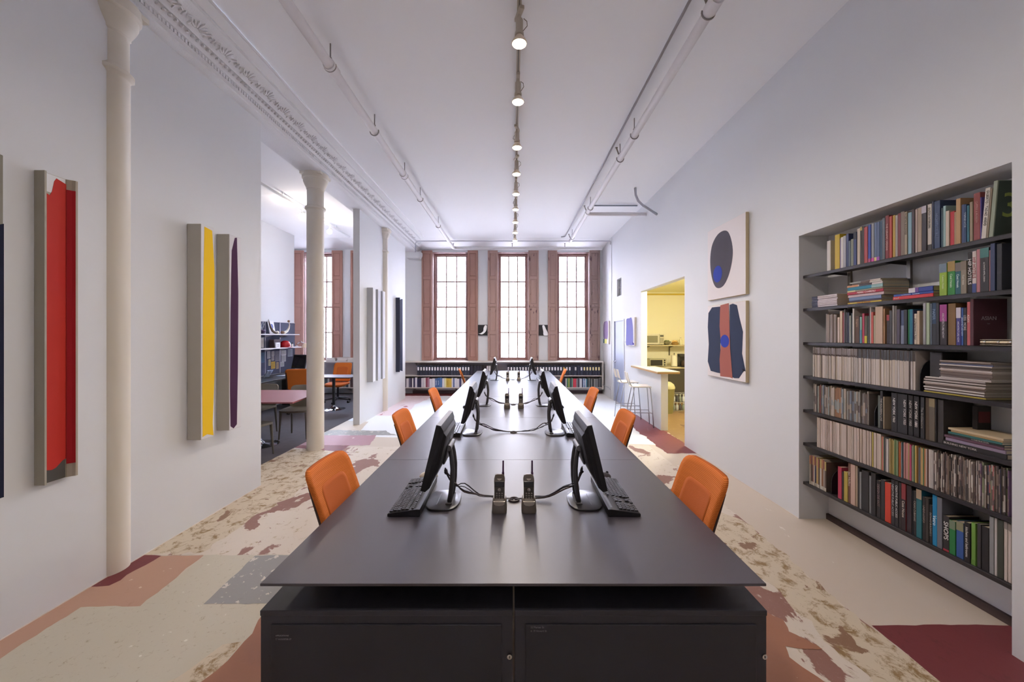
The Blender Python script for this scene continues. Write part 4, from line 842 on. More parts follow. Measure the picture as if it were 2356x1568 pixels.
upright(2, (2080, 560), 6.535, [
 (285, 326, 855, '9a9aa0', 'tall pale grey book'), (330, 380, 875, 'a3b595', 'pale green book'), (385, 412, 900, '5a6876', 'blurred slate book'), (414, 478, 890, '1f3a5c', 'deep blue book', {'title': ('PAPER', '7f95b5', .25, .72), 'foot': (.5, '23262c')}), (481, 528, 890, '1f2026', 'black book'), (535, 642, 915, '2a2226', 'black book with a magenta head', {'top': (.42, '9a2f80'), 'title': ('ARCHITECTURE NOW!', 'd8d0d4', .62, .48)}),
 (650, 766, 900, '7a5a2e', 'thick golden brown book'), (780, 852, 960, '3a3482', 'violet book with a white head', {'top': (.28, 'd0cad6'), 'title': ('ARCHITECTURE NOW', 'd5d0e2', .55, .36)}), (855, 882, 965, '3a5fae', 'mid blue book', {'title': ('ARCHITECTURE NOW', 'c8d4ea', .5, .5)}), (884, 936, 965, '26262e', 'black book with spaced letters', {'title': ('LESS  MORE', 'b8b4b8', .4, .6)}), (938, 990, 875, 'bd5a5c', 'coral book beside the maroon cover', {'title': ('ASIAN', 'e8d4cf', .17, .62)})])
a_ = leaning(2, 2232, 2240, .265, 0, .19, '4a1f28', 'big maroon book with lettering on its cover'); tt = yat(2232) - yat(2240)
text('ASIAN', .085, M('9a8c90', .4), a_, (.085, -tt/2-.001, .155), (1, 0, 0), (0, 0, 1), 'title', .035); text('bar', .016, M('7a6a6e', .4), a_, (.085, -tt/2-.001, .125), (1, 0, 0), (0, 0, 1), 'title', .02)
r = empty('ring_binder', (PX + .004, 2.054, SZ[2] + .001), 0, 'clear ring binder lying flat at the right end of the third niche shelf', 'binder')
q = MB(); q.box(.004, .18, -.083, .083, 0, .036, .002); q.build('cover', M('6a625a', .3), r); q = MB(); q.tube([(-.001, -.08, .019), (-.001, .08, .019)], .009, 12); q.box(-.006, .004, -.083, .083, .004, .007); q.box(-.006, .004, -.083, .083, .031, .034); q.build('metal_spine', M('c4b79e', .25, .9), r, smooth=40)
for yy in (-.05, .0, .06): q = MB(); q.tube([(-.001, yy-.004, .019), (-.001, yy+.004, .019)], .011, 12); q.build('ring', CHROME, r)
# rows of magazines
def magrow(si, px0, px1, n, hs, pal, words, top=None, name='magazine', D=.19, rowname=None, jit=.15):
    """n magazines between two picture columns"""
    ya, yb = yat(px0), yat(px1); ws = [1 + rb.uniform(-jit*3, jit*4) for _ in range(n)]; tot = sum(ws); y = ya
    for k in range(n):
        t = (ya-yb)*ws[k]/tot; ym = y - t/2; y -= t; cnt[si] += 1; c = pal(k); h = hs(k)
        r = empty(name, (PX + rb.uniform(-.003, .004), ym, SZ[si]), 0, '%s, %s from left, %s' % (words(k), nth(k+1), rowname), 'magazine', 'magazines in the ' + rowname); g_ = t*.94
        if t > .0052:
            q = MB(); q.box(0, .0012, -g_/2, g_/2, 0, h); q.box(.001, D, -g_/2, -g_/2+.0008, 0, h); q.box(.001, D, g_/2-.0008, g_/2, 0, h); q.build('cover', M(mute(c, .22), .55, spec=.25), r)
            q = MB(); q.box(.0012, D-.002, -g_/2+.0008, g_/2-.0008, .001, h-.0015); q.build('page_block', PAGE2, r)
        else:
            q = MB(); q.box(0, D, -g_/2, g_/2, 0, h); q.build('cover', M(mute(c, .22), .55, spec=.25), r)
        b_ = top(k) if top else None
        if b_:
            for v0, v1, cc in b_: q = MB(); q.box(-.0006, .0002, -g_/2+.0002, g_/2-.0002, h*v0, h*v1 - .0005); q.build('spine_band', M(mute(cc, .3), .55, spec=.25), r)
CRM = ['cdbfb2', 'd2c6bc', 'c9bcb2', 'd6cbc2', 'c4b7ae', 'd0c2b0', 'cbc2be']
def band4(k):
    j = rb.uniform(-.008, .008)
    return ((.745+j, .80+j, '41302f'), (.80+j, 1, '8d8182')) if k < 38 else ((.735+j, 1, ('3a3c46', '44464e', '3c3638')[k % 3]),)
magrow(3, 1871, 2105, 78, lambda k: .254 + rb.uniform(-.002, .002), lambda k: '4a3a34' if k in (7, 11, 42, 75) else CRM[rb.randrange(7)], lambda k: 'dark-spined journal' if k in (7, 11, 42, 75) else 'dark-headed white journal', band4, rowname='white row of fourth niche shelf')
def bookend(si, px, lab, h=.2):
    r = empty('bookend', (PX + .01, yat(px), SZ[si] + .0004), 0, lab, 'bookend', 'black metal bookends on the niche shelves')
    q = MB(); P_ = [(0, 0), (0, h*.45)] + [(.085 - .085*math.cos(R(a)), h*.45 + h*.55*math.sin(R(a))) for a in range(10, 171, 16)] + [(.17, h*.45), (.17, 0)]
    q.prism(P_, -.002, .002, 'y'); q.build('plate', M('1e1e24', .35, spec=.5), r); q = MB(); q.box(0, .17, -.006, -.002, 0, .0015); q.build('foot', M('1e1e24', .35, spec=.5), r)
bookend(3, 2113, 'black arched metal bookend at the right end of the white journals')
r = empty('magazine_file', (PX + .03, yat(2152, 2.64), SZ[3] + .002), 0, 'dark magazine file behind the arched bookend on the fourth niche shelf', 'magazine file')
q = MB(); q.box(0, .16, -.035, .035, 0, .25, .003); q.build('body', M('2a2628', .6), r)
lo_c = ['b7a9a2', '574a46', 'cbbfba', '6a5a54', 'd6cdc8', '4b403e', 'a3938a', '7a6b64']
pile = [(2124 + rb.uniform(0, 4), 2267 + rb.uniform(-2, 2), .0075, 'b9a83c' if k == 0 else lo_c[rb.randrange(8)] if k > 5 else ('d9d2cc', '5a4c48')[k % 2], 'olive yellow magazine' if k == 0 else 'magazine') for k in range(13)]
pile += [(2160 + rb.uniform(0, 5), 2282 + rb.uniform(-3, 3), .0072, '3f4a70' if k in (12,) else lo_c[rb.randrange(8)], 'blue-spined magazine' if k == 12 else 'magazine') for k in range(15)]
flat_stack(3, (0, 0), 1, 'magazine', pile, 'sliding stack, fourth niche shelf', D=.185)
p5 = ['7d766e', 'a89c90', '9a8f88', '6a5f5a', '8a9496', '9da09c', 'b4a596', '5c5250', '8f7f6c', '70798a']
magrow(4, 1873, 2000, 40, lambda k: .235 + rb.uniform(-.012, .012), lambda k: 'b8383c' if k == 5 else ('9a6a44', '8a5f40')[k % 2] if 17 <= k <= 20 else p5[rb.randrange(10)], lambda k: 'red-spined magazine' if k == 5 else 'brown-spined magazine' if 17 <= k <= 20 else 'grey mixed magazine', lambda k: ((rb.uniform(.1, .4), rb.uniform(.5, .7), p5[rb.randrange(10)]),) if k != 5 else None, rowname='left row of fifth niche shelf')
bookend(4, 2009, 'black arched metal bookend right of the mixed magazines on the fifth niche shelf', .19)
upright(4, (1860, 780), 8.712, [(1390, 1438, 1125, '5a625e', 'grey-green book'), (1440, 1490, 960, '25252a', 'black book with white capitals', {'title': ('THE ROUSSEAU LINE', 'b8b4b0', .6, .5)}), (1496, 1516, 1150, 'bba78c', 'tan book showing its cover'), (1650, 1768, 975, '1d1c20', 'black city history, dated sixty', {'title': ('NEW YORK 1960', 'dcd6d0', .62, .55)}), (1772, 1884, 985, '1b1b1f', 'plain black volume'),
 (1888, 1984, 1005, '1d1c20', 'black city history, dated thirty', {'title': ('NEW YORK 1930', 'cfc9c4', .62, .55)}), (1988, 2084, 1020, '1d1c20', 'black city history, dated zero zero', {'title': ('NEW YORK 1900', 'b9b3ae', .62, .55)}), (2100, 2205, 1040, '1b1a1e', 'black city history, dated eighty', {'title': ('NEW YORK 1880', 'dcd6d0', .62, .55)})], D=.18)
upright(4, (2080, 780), 5.6, [(215, 262, 700, '232226', 'black book with faint letters', {'title': ('The Architecture', '8a8680', .5, .5)}), (270, 322, 730, '4a3826', 'dark brown book'), (326, 400, 735, '5f5546', 'book with a photo spine', {'top': (.2, '8a7c58')}), (405, 418, 740, '2a282a', 'thin black book'), (425, 500, 735, '34302f', 'wide spiral-bound notebook')], D=.18)
r = empty('book', (PX + .10, 2.245, SZ[4] + .1085), 0, 'dark book with a dark red cover standing on the flat stack, fifth niche shelf', 'book'); 
q = MB(); q.box(0, .08, -.012, .012, 0, .135); q.build('cover', M('2a2628', .5), r); q = MB(); q.box(.006, .074, -.0135, -.0122, .04, .105); q.build('red_label', M('6a2a2e', .5), r)
flat_stack(4, (2080, 780), 5.6, 'book', [(495, 1330, .026, '1f1d20', 'black book with white capitals', {'title': ('BUILDING NEW YORK', 'c4bcb8', .54, .30)}), (525, 1305, .020, '8f7f98', 'lilac book'), (515, 1290, .014, '5d3a50', 'plum book'), (560, 1285, .012, '2b2a2e', 'black book with white letters', {'title': ('CONSTRUCTION', 'b9b3ae', .3, .6)}), (570, 1270, .012, '2f6a68', 'teal book'), (595, 1270, .011, 'a98a5c', 'ochre book'), (560, 1275, .012, 'cdb793', 'cream book')], 'flat stack, fifth niche shelf')
# sixth shelf: cream journals, then mixed magazines
magrow(5, 1880, 2027, 62, lambda k: .252 + rb.uniform(-.001, .001), lambda k: 'b9a63c' if k == 56 else ('d3bfb2', 'cdbab0', 'd8c6bb', 'c9b8ae')[rb.randrange(4)], lambda k: 'yellow-spined journal' if k == 56 else 'cream journal', None, rowname='cream row of sixth niche shelf')
c6 = ['5f4038', '6a4a48', '9a9490', 'd8d2cc', 'a08a50', 'b09a58', 'c9ae68', '5f7a48', '8aa07a', 'c8602f', '6a8490', '54626c', 'c98a84', 'd9a8b0', 'c0406a', '8f9a80', 'c9a050', '9a6a3a', '5a626c', 'd0a868', 'c08050', 'cdbab0', 'd8cfc8', 'b0a8a2']
magrow(5, 2028, 2148, 44, lambda k: .235 + rb.uniform(-.006, .008), lambda k: c6[(k*24//44) % 24] if rb.random() < .8 else c6[rb.randrange(24)], lambda k: 'coloured magazine', None, rowname='bright row of sixth niche shelf')
c7 = ['5a4a46', 'b8ada4', '3a3234', '8a7468', 'cfc6bc', '6a5652', '9a8a80', '47403f', 'a85a5a', '6f4f70', '7f8a68', '4a4e66']
magrow(5, 2149, 2322, 66, lambda k: .242 + rb.uniform(-.012, .010), lambda k: c7[rb.randrange(8 if k < 42 else 12)], lambda k: 'dark mixed magazine', lambda k: ((rb.uniform(0, .15), rb.uniform(.2, .5), c7[rb.randrange(8)]), (rb.uniform(.55, .7), rb.uniform(.75, .95), c7[rb.randrange(8)])), rowname='right row of sixth niche shelf')
# bottom shelf
b7 = ['a89c90', '5a4a40', '8a4a44', 'cfc4b4', '3f3a5a', 'c9b060', 'b8744a', '6a5a4a', 'd0c8be', '8a5a3a']
magrow(6, 1863, 1901, 12, lambda k: .255 + rb.uniform(-.008, .004), lambda k: b7[k % 10], lambda k: 'mixed magazine', lambda k: ((.7, 1, ('b8744a', '8a4a44', 'c9b060')[k % 3]), (0, .12, 'cfc4b4')), rowname='first group of bottom niche shelf')
bookend(6, 1910, 'black arched metal bookend on the bottom niche shelf', .20)
last[6] = 9
upright(6, (1850, 930), 6.272, [(490, 543, 900, 'b8324f', 'crimson book', {'tilt': 0}), (546, 572, 970, '2f2c2a', 'thin black book'), (575, 630, 970, 'b09a40', 'mustard book'), (632, 668, 840, '6a4638', 'brown book', {'title': ('les Halles', 'c9b8a8', .35, .6)}), (671, 736, 860, 'c9a898', 'pale pink book'), (738, 768, 880, 'a8927a', 'tan book'), (772, 798, 920, '2c2a2b', 'thin black book with a speck'), (800, 826, 975, '84868a', 'grey-striped book'),
 (830, 930, 960, '232226', 'wide black book'), (933, 964, 1030, '6e7074', 'grey-lettered book'), (967, 1034, 990, '222125', 'black book'), (1037, 1096, 1095, '242226', 'black book with faint title', {'title': ('DESIGN DIE FAST', '8a7470', .6, .6)}), (1099, 1160, 1085, '27252a', 'charcoal book'), (1164, 1250, 1130, 'cf3a26', 'bright orange-red spiral book'), (1256, 1308, 1040, '29272c', 'black book with white letters', {'title': ('NEGATIVE PUBLIC ACCESS', 'a9a5a4', .7, .55)}), (1311, 1360, 1060, '26242a', 'black book with bold letters', {'title': ('CREATIVE PUBLIC ACCESS', 'c4c0be', .7, .55)}),
 (1364, 1400, 1100, '2a2428', 'dark slim book'), (1403, 1466, 1110, '8a2f34', 'black book with a red head', {'foot': (.66, '2a2024'), 'title': ('Casa House', 'c9c0b0', .35, .45)}), (1470, 1540, 1130, '2b2028', 'dark plum book')], D=.185)
upright(6, (2080, 1000), 4.354, [(22, 46, 540, '25242a', 'slim black book'), (50, 84, 560, '2a2c3c', 'midnight book'), (88, 118, 560, '232226', 'black book with small capitals', {'title': ('CASAS CUBANAS', 'a8a29c', .45, .55)}), (122, 176, 510, '1a6470', 'teal book with a beige head', {'top': (.2, 'a8947c')}), (180, 212, 620, '252226', 'black used-look book', {'title': ('UNDO LOGICA', '9a8f88', .4, .6)}), (214, 246, 630, '35302f', 'dark grey book'), (249, 277, 700, '242326', 'black book with white line', {'title': ('DISTANCE BUILDINGS 2', 'a5a09c', .6, .5)}), (281, 328, 600, '0f7fb8', 'bright sky blue book', {'title': ('Vetro', 'd8eaf2', .2, .5)}), (331, 382, 625, '6a6e78', 'blue-grey book'),
 (388, 448, 810, '28262a', 'black book with big capitals', {'title': ('SHOPS', 'e6e2e0', .5, .58), 'foot': (.06, 'b83a48')}), (451, 512, 860, '1f7a3a', 'green guide with a leafy head', {'top': (.25, '74866c')}), (516, 590, 870, '2f55a0', 'blue guide with a leafy head', {'top': (.25, '8a8a6a')}), (604, 662, 875, '232226', 'black book with white title', {'title': ('kitchens and bathrooms', 'd9d5d2', .75, .5)}), (674, 716, 880, '6a9a3a', 'lime green book', {'foot': (.12, '5a8a30')}), (730, 768, 890, '38363a', 'charcoal book with tiny title'), (775, 845, 920, '1f1e22', 'broad black book'),
 (850, 896, 795, '8f9396', 'tall silver book'), (899, 926, 830, 'c2c0be', 'pale grey tall book'), (930, 990, 850, '3a4038', 'dark olive tall book')] + [(994 + k*19, 1012 + k*19, 860 + k*12, 'd3c6bc', 'slim white journal', {'name': 'magazine', 'top': (.12, '8f8680')}) for k in range(5)], D=.185)
# ---------------------------------------------------------------- pass counter, stools and kitchen
STN = M('b4b7bd', .3, .9); CREAMW = M('e3dcd2', .5)
r = empty('countertop', (2.46, 6.5, .99), 0, 'pale worktop with a plywood edge on the half wall by the kitchen', 'countertop')
P_ = [(0, 0), (.38, 0), (.38, 1.148), (.103, 1.148), (.103, 1.47), (0, 1.47)]
q = MB(); q.prism(P_, .028, .040, 'z'); q.build('laminate', M('d9cdbd', .4), r); q = MB(); q.prism(P_, .001, .028, 'z'); q.build('plywood_core', M('b08a55', .6), r)
def make_stool():
    """faces +x; origin on the floor"""
    r = empty('bar_stool', (0, 0, 0), 0, 'x', 'stool', 'white bar stools at the pass counter')
    q = MB(); q.pad(.36, .34, .02, .05, lambda a, b, s_: (b, a, .748 - .012*(1-(a/.18)**2) - s_*.016), 10, 10); q.build('seat', CREAMW, r, smooth=40)
    TB = .0095
    for s_ in (-1, 1):
        q = MB(); q.tube([(-.215, s_*.15, .02), (-.19, s_*.14, .35), (-.12, s_*.125, .725), (.06, s_*.125, .732)], TB, 8); q.build('rear_leg', STN, r, smooth=True)
        q = MB(); q.tube([(.205, s_*.15, .02), (.18, s_*.135, .40), (.155, s_*.125, .700), (.135, s_*.125, .732)], TB, 8); q.build('front_leg', STN, r, smooth=True)
        q = MB(); q.tube([(.10, s_*.10, .728), (-.12, s_*.10, .726), (-.165, s_*.10, .742), (-.19, s_*.10, .79), (-.215, s_*.10, .86), (-.25, s_*.10, .985)], TB, 8); q.build('back_tube', STN, r, smooth=True)
    for x_ in (-.20, .19): q = MB(); q.tube([(x_, -.144, .25), (x_, .144, .25)], .007, 8); q.build('footrest', STN, r)
    for s_ in (-1, 1): q = MB(); q.tube([(-.198, s_*.143, .28), (.188, s_*.141, .28)], .007, 8); q.build('side_stretcher', STN, r)
    for y0 in (-.135, .035):
        q = MB(); q.prism([(-.216, .82), (-.204, .82), (-.242, .985), (-.254, .985)], y0, y0+.10, 'y', .003); q.build('back_slat', CREAMW, r)
    return r
so = make_stool(); SK = kidmap(so); so.location = (2.29, 6.90, 0.001); so.rotation_euler.z = R(-6); so['label'] = 'white bar stool with steel legs at the counter, nearer one'
dup(so, SK, (2.27, 7.55, .001), R(4), 'white bar stool with steel legs at the counter, farther one near the door')
def simple(name, loc, lab, cat, parts, group=None, rz=0):
    """parts: (name, material, builder(MB), smooth)"""
    r = empty(name, loc, rz, lab, cat, group)
    for p in parts: q = MB(); p[2](q); q.build(p[0], p[1], r, smooth=p[3] if len(p) > 3 else False)
    return r
KW = M('dcd6c2', .4); DK = M('2b2a28', .35)
simple('kitchen_counter', (2.72, 9.42, 0), 'kitchen base counter along the back wall', 'counter', [('base', M('4a443a', .5), lambda q: q.box(0, 2.0, .03, .57, .002, .83)), ('worktop', M('c9bd9c', .4), lambda q: q.box(-.02, 2.02, 0, .575, .831, .868, .004))])
simple('kitchen_shelf', (2.72, 9.68, 1.38), 'wooden shelf on the kitchen back wall', 'shelf', [('board', M('c9b88c', .5), lambda q: q.box(0, 2.0, 0, .315, 0, .025))] + [('bracket', M('6a6350', .5), lambda q, x=x: q.prism([(.02, -.003), (.31, -.003), (.31, -.25), (.28, -.25), (.27, -.05)], x, x+.02, 'x')) for x in (.75, 1.35)])
simple('microwave', (3.31, 9.69, 1.406), 'white microwave oven on the kitchen shelf', 'microwave', [('body', KW, lambda q: q.box(0, .52, .012, .28, .01, .29, .006)), ('door', M('d3ccb4', .35), lambda q: q.box(.005, .40, -.004, .0118, .018, .28, .003)), ('window', M('8a8468', .2), lambda q: q.box(.04, .36, -.0055, -.0042, .06, .235)), ('control_panel', M('c4bda0', .4), lambda q: q.box(.405, .515, -.004, .0118, .018, .28, .003)), ('keypad', M('7d7860', .5), lambda q: [q.box(.42 + i*.03, .443 + i*.03, -.0062, -.0042, .05 + j*.033, .072 + j*.033) for i in range(3) for j in range(4)]), ('clock_display', DK, lambda q: q.box(.42, .505, -.006, -.0042, .21, .25)), ('foot', DK, lambda q: [q.box(x, x+.03, .04, .07, 0, .01) for x in (.03, .46)])])
simple('toaster_oven', (3.40, 9.50, .869), 'silver toaster oven on the kitchen counter', 'toaster oven', [('body', M('b9b49c', .3, .6), lambda q: q.box(0, .42, 0, .26, .012, .20, .008)), ('glass_door', M('2b2820', .12), lambda q: q.box(.02, .315, -.006, -.0005, .03, .17, .002)), ('handle', M('cfcab4', .25, .8), lambda q: q.tube([(.03, -.022, .175), (.305, -.022, .175)], .007, 8))] + [('knob', DK, lambda q, z=z: q.lathe([(.018, -.018), (.02, -.002)], (.368, 0, z), 14, 'y')) for z in (.05, .105, .16)])
simple('paper_towel', (4.03, 9.55, .869), 'white paper towel roll on the kitchen counter', 'paper towel', [('base', M('8a8060', .4, .5), lambda q: q.lathe([(.085, 0), (.085, .008), (.01, .012)], (0, 0, 0), 24)), ('roll', M('f0ead2', .9), lambda q: q.lathe([(.02, .013), (.072, .013), (.072, .285), (.02, .285)], (0, 0, 0), 28), 40), ('finial', M('6a6250', .3, .8), lambda q: (q.tube([(0, 0, .28), (0, 0, .32)], .008, 8), q.ball((0, 0, .328), .014)))])
simple('coffee_maker', (4.22, 9.52, .869), 'black coffee maker at the edge of the kitchen doorway', 'coffee maker', [('body', DK, lambda q: (q.box(-.08, .08, -.02, .12, 0, .30, .008), q.box(-.08, .08, -.13, .12, .25, .32, .008), q.box(-.08, .08, -.13, .12, 0, .03, .006))), ('carafe', M('4a3a2a', .1), lambda q: q.lathe([(.05, .032), (.062, .06), (.06, .12), (.042, .16), (.042, .165)], (0, -.075, 0), 18), 40)])
simple('fruit_bowl', (3.95, 9.82, 1.406), 'glass bowl wrapped in plastic on the kitchen shelf', 'bowl', [('bowl', M('8f8a6a', .15), lambda q: q.lathe([(.04, 0), (.06, .01), (.10, .07), (.105, .09), (.098, .09), (.05, .02), (0, .015)], (0, 0, 0), 20), 40), ('contents', M('6f7a4a', .5), lambda q: [q.ball((.04*math.cos(a), .04*math.sin(a), .085), .04, .04, .035, 8, 6) for a in (0, 2.1, 4.2)])])
simple('snack_basket', (4.16, 9.82, 1.406), 'basket of snack packets on the kitchen shelf', 'basket', [('basket', M('b08a4a', .7), lambda q: q.lathe([(.07, 0), (.09, .06), (.085, .06), (.06, .01), (0, .01)], (0, 0, 0), 16)), ('packets', M('d8b06a', .4), lambda q: [q.ball((.045*math.cos(a), .045*math.sin(a), .08 + .01*(k % 2)), .04, .03, .03, 7, 5) for k, a in enumerate((.3, 1.8, 3.2, 4.9))])])
simple('bottle', (4.30, 9.80, 1.406), 'pale plastic bottle on the kitchen shelf by the doorway edge', 'bottle', [('body', M('e8e2b8', .25), lambda q: q.lathe([(.035, 0), (.037, .01), (.037, .12), (.015, .16), (.015, .18)], (0, 0, 0), 16), 40), ('cap', KW, lambda q: q.lathe([(.018, .18), (.018, .20)], (0, 0, 0), 12))])
simple('trash_can', (3.27, 8.15, .002), 'olive kitchen trash can with a domed lid inside the doorway', 'trash can', [('body', M('8a8250', .45), lambda q: q.lathe([(.13, 0), (.165, .5), (.17, .52)], (0, 0, 0), 28), 40), ('lid', M('b5ad84', .4), lambda q: q.lathe([(.175, .52), (.175, .55), (.15, .61), (.09, .655), (0, .668)], (0, 0, 0), 28), 40)])
r = empty('bottle_rack', (3.62, 8.35, .002), 0, 'wire rack of bottles standing on the kitchen floor', 'rack')
q = MB()
for z in (.02, .20, .38):
    for yy in (-.10, .10): q.tube([(-.15, yy, z), (.15, yy, z)], .004, 6)
    for xx in (-.15, -.05, .05, .15): q.tube([(xx, -.10, z), (xx, .10, z)], .004, 6)
for xx in (-.15, .15):
    for yy in (-.10, .10): q.tube([(xx, yy, 0), (xx, yy, .40)], .005, 6)
q.build('wire_frame', STN, r)
for zi, z in enumerate((.025, .205)):
    for k in range(4):
        rr = empty('bottle', (3.62 - .105 + k*.07, 8.35, .002 + z), 0, 'small bottle in the kitchen wire rack, %s of the %s tier' % (('leftmost', 'second from left', 'second from right', 'rightmost')[k], ('lower', 'upper')[zi]), 'bottle', 'bottles in the kitchen rack')
        q = MB(); q.lathe([(.026, 0), (.028, .01), (.028, .09), (.011, .12), (.011, .14)], (0, 0, 0), 12); q.build('body', (M('8f9a90', .15), M('c9ccd0', .2), M('5a5a60', .2))[(k+zi) % 3], rr, smooth=40); q = MB(); q.lathe([(.013, .138), (.013, .15)], (0, 0, 0), 10); q.build('cap', KW, rr)
simple('light_switch', (XR - .001, 8.70, 1.50), 'small white wall switch left of the violet canvas', 'switch', [('plate', M('d9d9de', .4), lambda q: q.box(-.006, 0, -.04, .04, -.06, .06, .002)), ('toggle', M('b9b9c0', .4), lambda q: q.box(-.014, -.006, -.006, .006, -.014, .014, .002))])
simple('power_outlet', (XR - .013, 9.96, .28), 'small white power outlet low on the right wall beyond the door', 'outlet', [('plate', M('d6d6dc', .4), lambda q: q.box(-.006, 0, -.035, .035, -.055, .055, .002)), ('socket', M('8a8a90', .5), lambda q: [q.box(-.0072, -.006, -.012, .012, z-.012, z+.012) for z in (-.025, .025)])])
# ---------------------------------------------------------------- low bookcase under the windows
YB = 10.55; BW = M('c9c1bd', .5)
def BX(px): return (px - VX) * (YB + .04) / F
bc = empty('low_bookcase', (0, 0, 0), 0, 'long low pale bookcase with open shelves under the windows', 'bookcase')
q = MB(); q.box(-5.4, 2.50, YB, YW - .022, .900, .932, .002); q.build('top_board', M('d6d0cc', .45), bc)
for z in (.520, .188): q = MB(); q.box(-5.4, 2.468, YB + .02, YW - .022, z, z + .024); q.build('shelf', BW, bc)
q = MB(); q.box(2.469, 2.50, YB, YW - .022, .16, .8995); q.build('end_panel', BW, bc)
q = MB(); q.box(-5.4, 2.468, YW - .0215, YW - .019, .188, .8995); q.build('back_panel', M('a9a4aa', .6), bc)
for xx in (-4.6, -3.6, -2.78, -1.6, 1.3, 2.3):
    q = MB(); q.prism([(YB + .05, .186), (YW - .024, .186), (YW - .024, .09), (YW - .04, .09)], xx - .012, xx + .012, 'x'); q.build('bracket', M('7d7a80', .5), bc)
for xx in (-2.72,):
    q = MB(); q.prism([(YB + .06, .898), (YW - .024, .898), (YW - .024, .80), (YW - .045, .80)], xx - .012, xx + .012, 'x'); q.build('bracket', M('8d8a90', .5), bc)
def binder(px, lab, lcol, w_=.070, h=.275, col='262a3e', group='black binders on the low bookcase'):
    r = empty('ring_binder', (BX(px), YB + .04, .5445), 0, lab, 'binder', group)
    q = MB(); q.box(-w_/2, w_/2, 0, .004, 0, h, .001); q.box(-w_/2, -w_/2+.003, .003, .25, 0, h); q.box(w_/2-.003, w_/2, .003, .25, 0, h); q.build('cover', M(col, .4), r)
    q = MB(); q.box(-w_/2+.004, w_/2-.004, .01, .245, .004, h-.012); q.build('page_block', PAGE2, r)
    if lcol: q = MB(); q.box(-.021, .021, -.0012, -.0002, h*.50, h*.83); q.build('label_card', M(lcol, .6), r)
for k in range(19): binder(962.5 + k*6.42, 'black ring binder with white label, %s from the left end of the low bookcase' % nth(k+1), 'e6e4ea')
for k in range(4): binder(1085.5 + k*7.3, 'plain dark ring binder right of the left labelled run, %s from left' % nth(k+1), None, .080, .27, ('2b2838', '23242e')[k % 2])
for k, (px, c) in enumerate([(1116, '3a3038'), (1122, 'cfcbd0'), (1126.5, 'd9d5d8'), (1133, '9a96a2')]):
    r = empty('book', (BX(px), YB + .045, .5445), 0, 'book between the two binder runs, %s from left' % nth(k+1), 'book', 'books between the binder runs'); q = MB(); q.box(-.022, .022, 0, .2, 0, .26, .002); q.build('cover', M(c, .5), r)
k2 = 0
for i in range(32):
    px = 1169.8 + i*6.72
    lc = None if i in (22, 24) else 'd9b56a' if i in (19,) else 'e8d9a0' if i > 25 else 'e6e4ea'; k2 += 1
    binder(px, 'black ring binder with %s, %s from the left of the right run' % ('a cream label' if i > 25 else 'an amber label' if i == 19 else 'no label' if lc is None else 'a white label', nth(k2)), lc, .074)
lowL = ['5a5062', 'd9d6dc', '6a6680', '3f3658', 'e6e2e4', '3a3660', 'dcd8e0', '2c2c54', '2a2a4c', 'd0ccd6', 'dedadf', '8a3a50', 'a87a90', 'd9d6e2', 'e2e0e8', '4a6aa0', '3a64a0', '4a72a8', 'd8d8e0', 'e6e0b0', 'c9a83a', 'd4b24a', 'dcd8e0', '5a6aa0', 'd9d6de', 'dad6dc', '4a4a78', 'e0dce0', 'd9d6da']
def lowrow(px0, px1, cols, hs, side, z=.2125, group='books on the bottom shelf of the low bookcase'):
    n = len(cols); ws = [1 + rb.uniform(-.35, .45) for _ in cols]; x = px0
    for k, c in enumerate(cols):
        w_ = (px1-px0)*ws[k]/sum(ws); xc = BX(x + w_/2); x += w_; t = w_*(YB+.04)/F*.95; h = hs + rb.uniform(-.03, .012)
        r = empty('book', (xc, YB + .045 + rb.uniform(0, .01), z), 0, '%s book, %s from the left %s' % (cname(c), nth(k+1), side), 'book', group)
        q = MB(); q.box(-t/2, t/2, 0, .003, 0, h, .0008); q.box(-t/2, -t/2+.002, .002, .2, 0, h); q.box(t/2-.002, t/2, .002, .2, 0, h); q.build('cover', M(c, .5), r)
        q = MB(); q.box(-t/2+.002, t/2-.002, .003, .195, .003, h-.004); q.build('page_block', PAGE2, r)
        if k == 4 and 'left end' in side: text('7', .028, M('2a2a30', .5), r, (0, -.0005, .045), (1, 0, 0), (0, 0, 1), 'numeral'); text('ZOO', .05, M('2a2a30', .5), r, (0, -.0005, .20), (1, 0, 0), (0, 0, 1), 'title')
        if k in (15, 16, 20): text('RANDOM' if k == 20 else 'DETAIL', .13, M('2a2a30' if k == 20 else 'dfe4f0', .5), r, (0, -.0005, .12), (0, 0, -1), (1, 0, 0), 'title', t*.6)
def cname(c):
    a = [int(c[i:i+2], 16) for i in (0, 2, 4)]; mx, mn = max(a), min(a)
    if mx - mn < 28: return 'white' if mx > 195 else 'grey' if mx > 100 else 'black'
    i = a.index(mx)
    if i == 2: return 'blue' if a[0] < a[1] else 'violet blue'
    if i == 1: return 'green'
    return 'yellow' if a[1] > .75*mx and a[2] < .7*mx else 'red' if a[1] < .6*mx else 'tan'
lowrow(930, 1070, lowL, .262, 'end of the bottom bookcase shelf')
lowrow(1296, 1384.5, ['2c2e4a', '3a3a50', 'd8d4dc', '5a8a6a', '9aa84a', '3f6a70', '2f3040', '6aa090', 'd04858', 'd9445a', '8a8a94', '4a4a5a', 'b9b9c2', 'dcdce2', '2a3458', 'a9bcd6', '3f5a8a', 'e2e4ea', '5a8aa0', '2c3a40', '8a9090', '4a5256', 'a9aaac', '3a3e44', '9a9c9e', '6a6c70', '84868a', '46484e', '707278', '3c3e44'], .258, 'of the right group, bottom bookcase shelf')
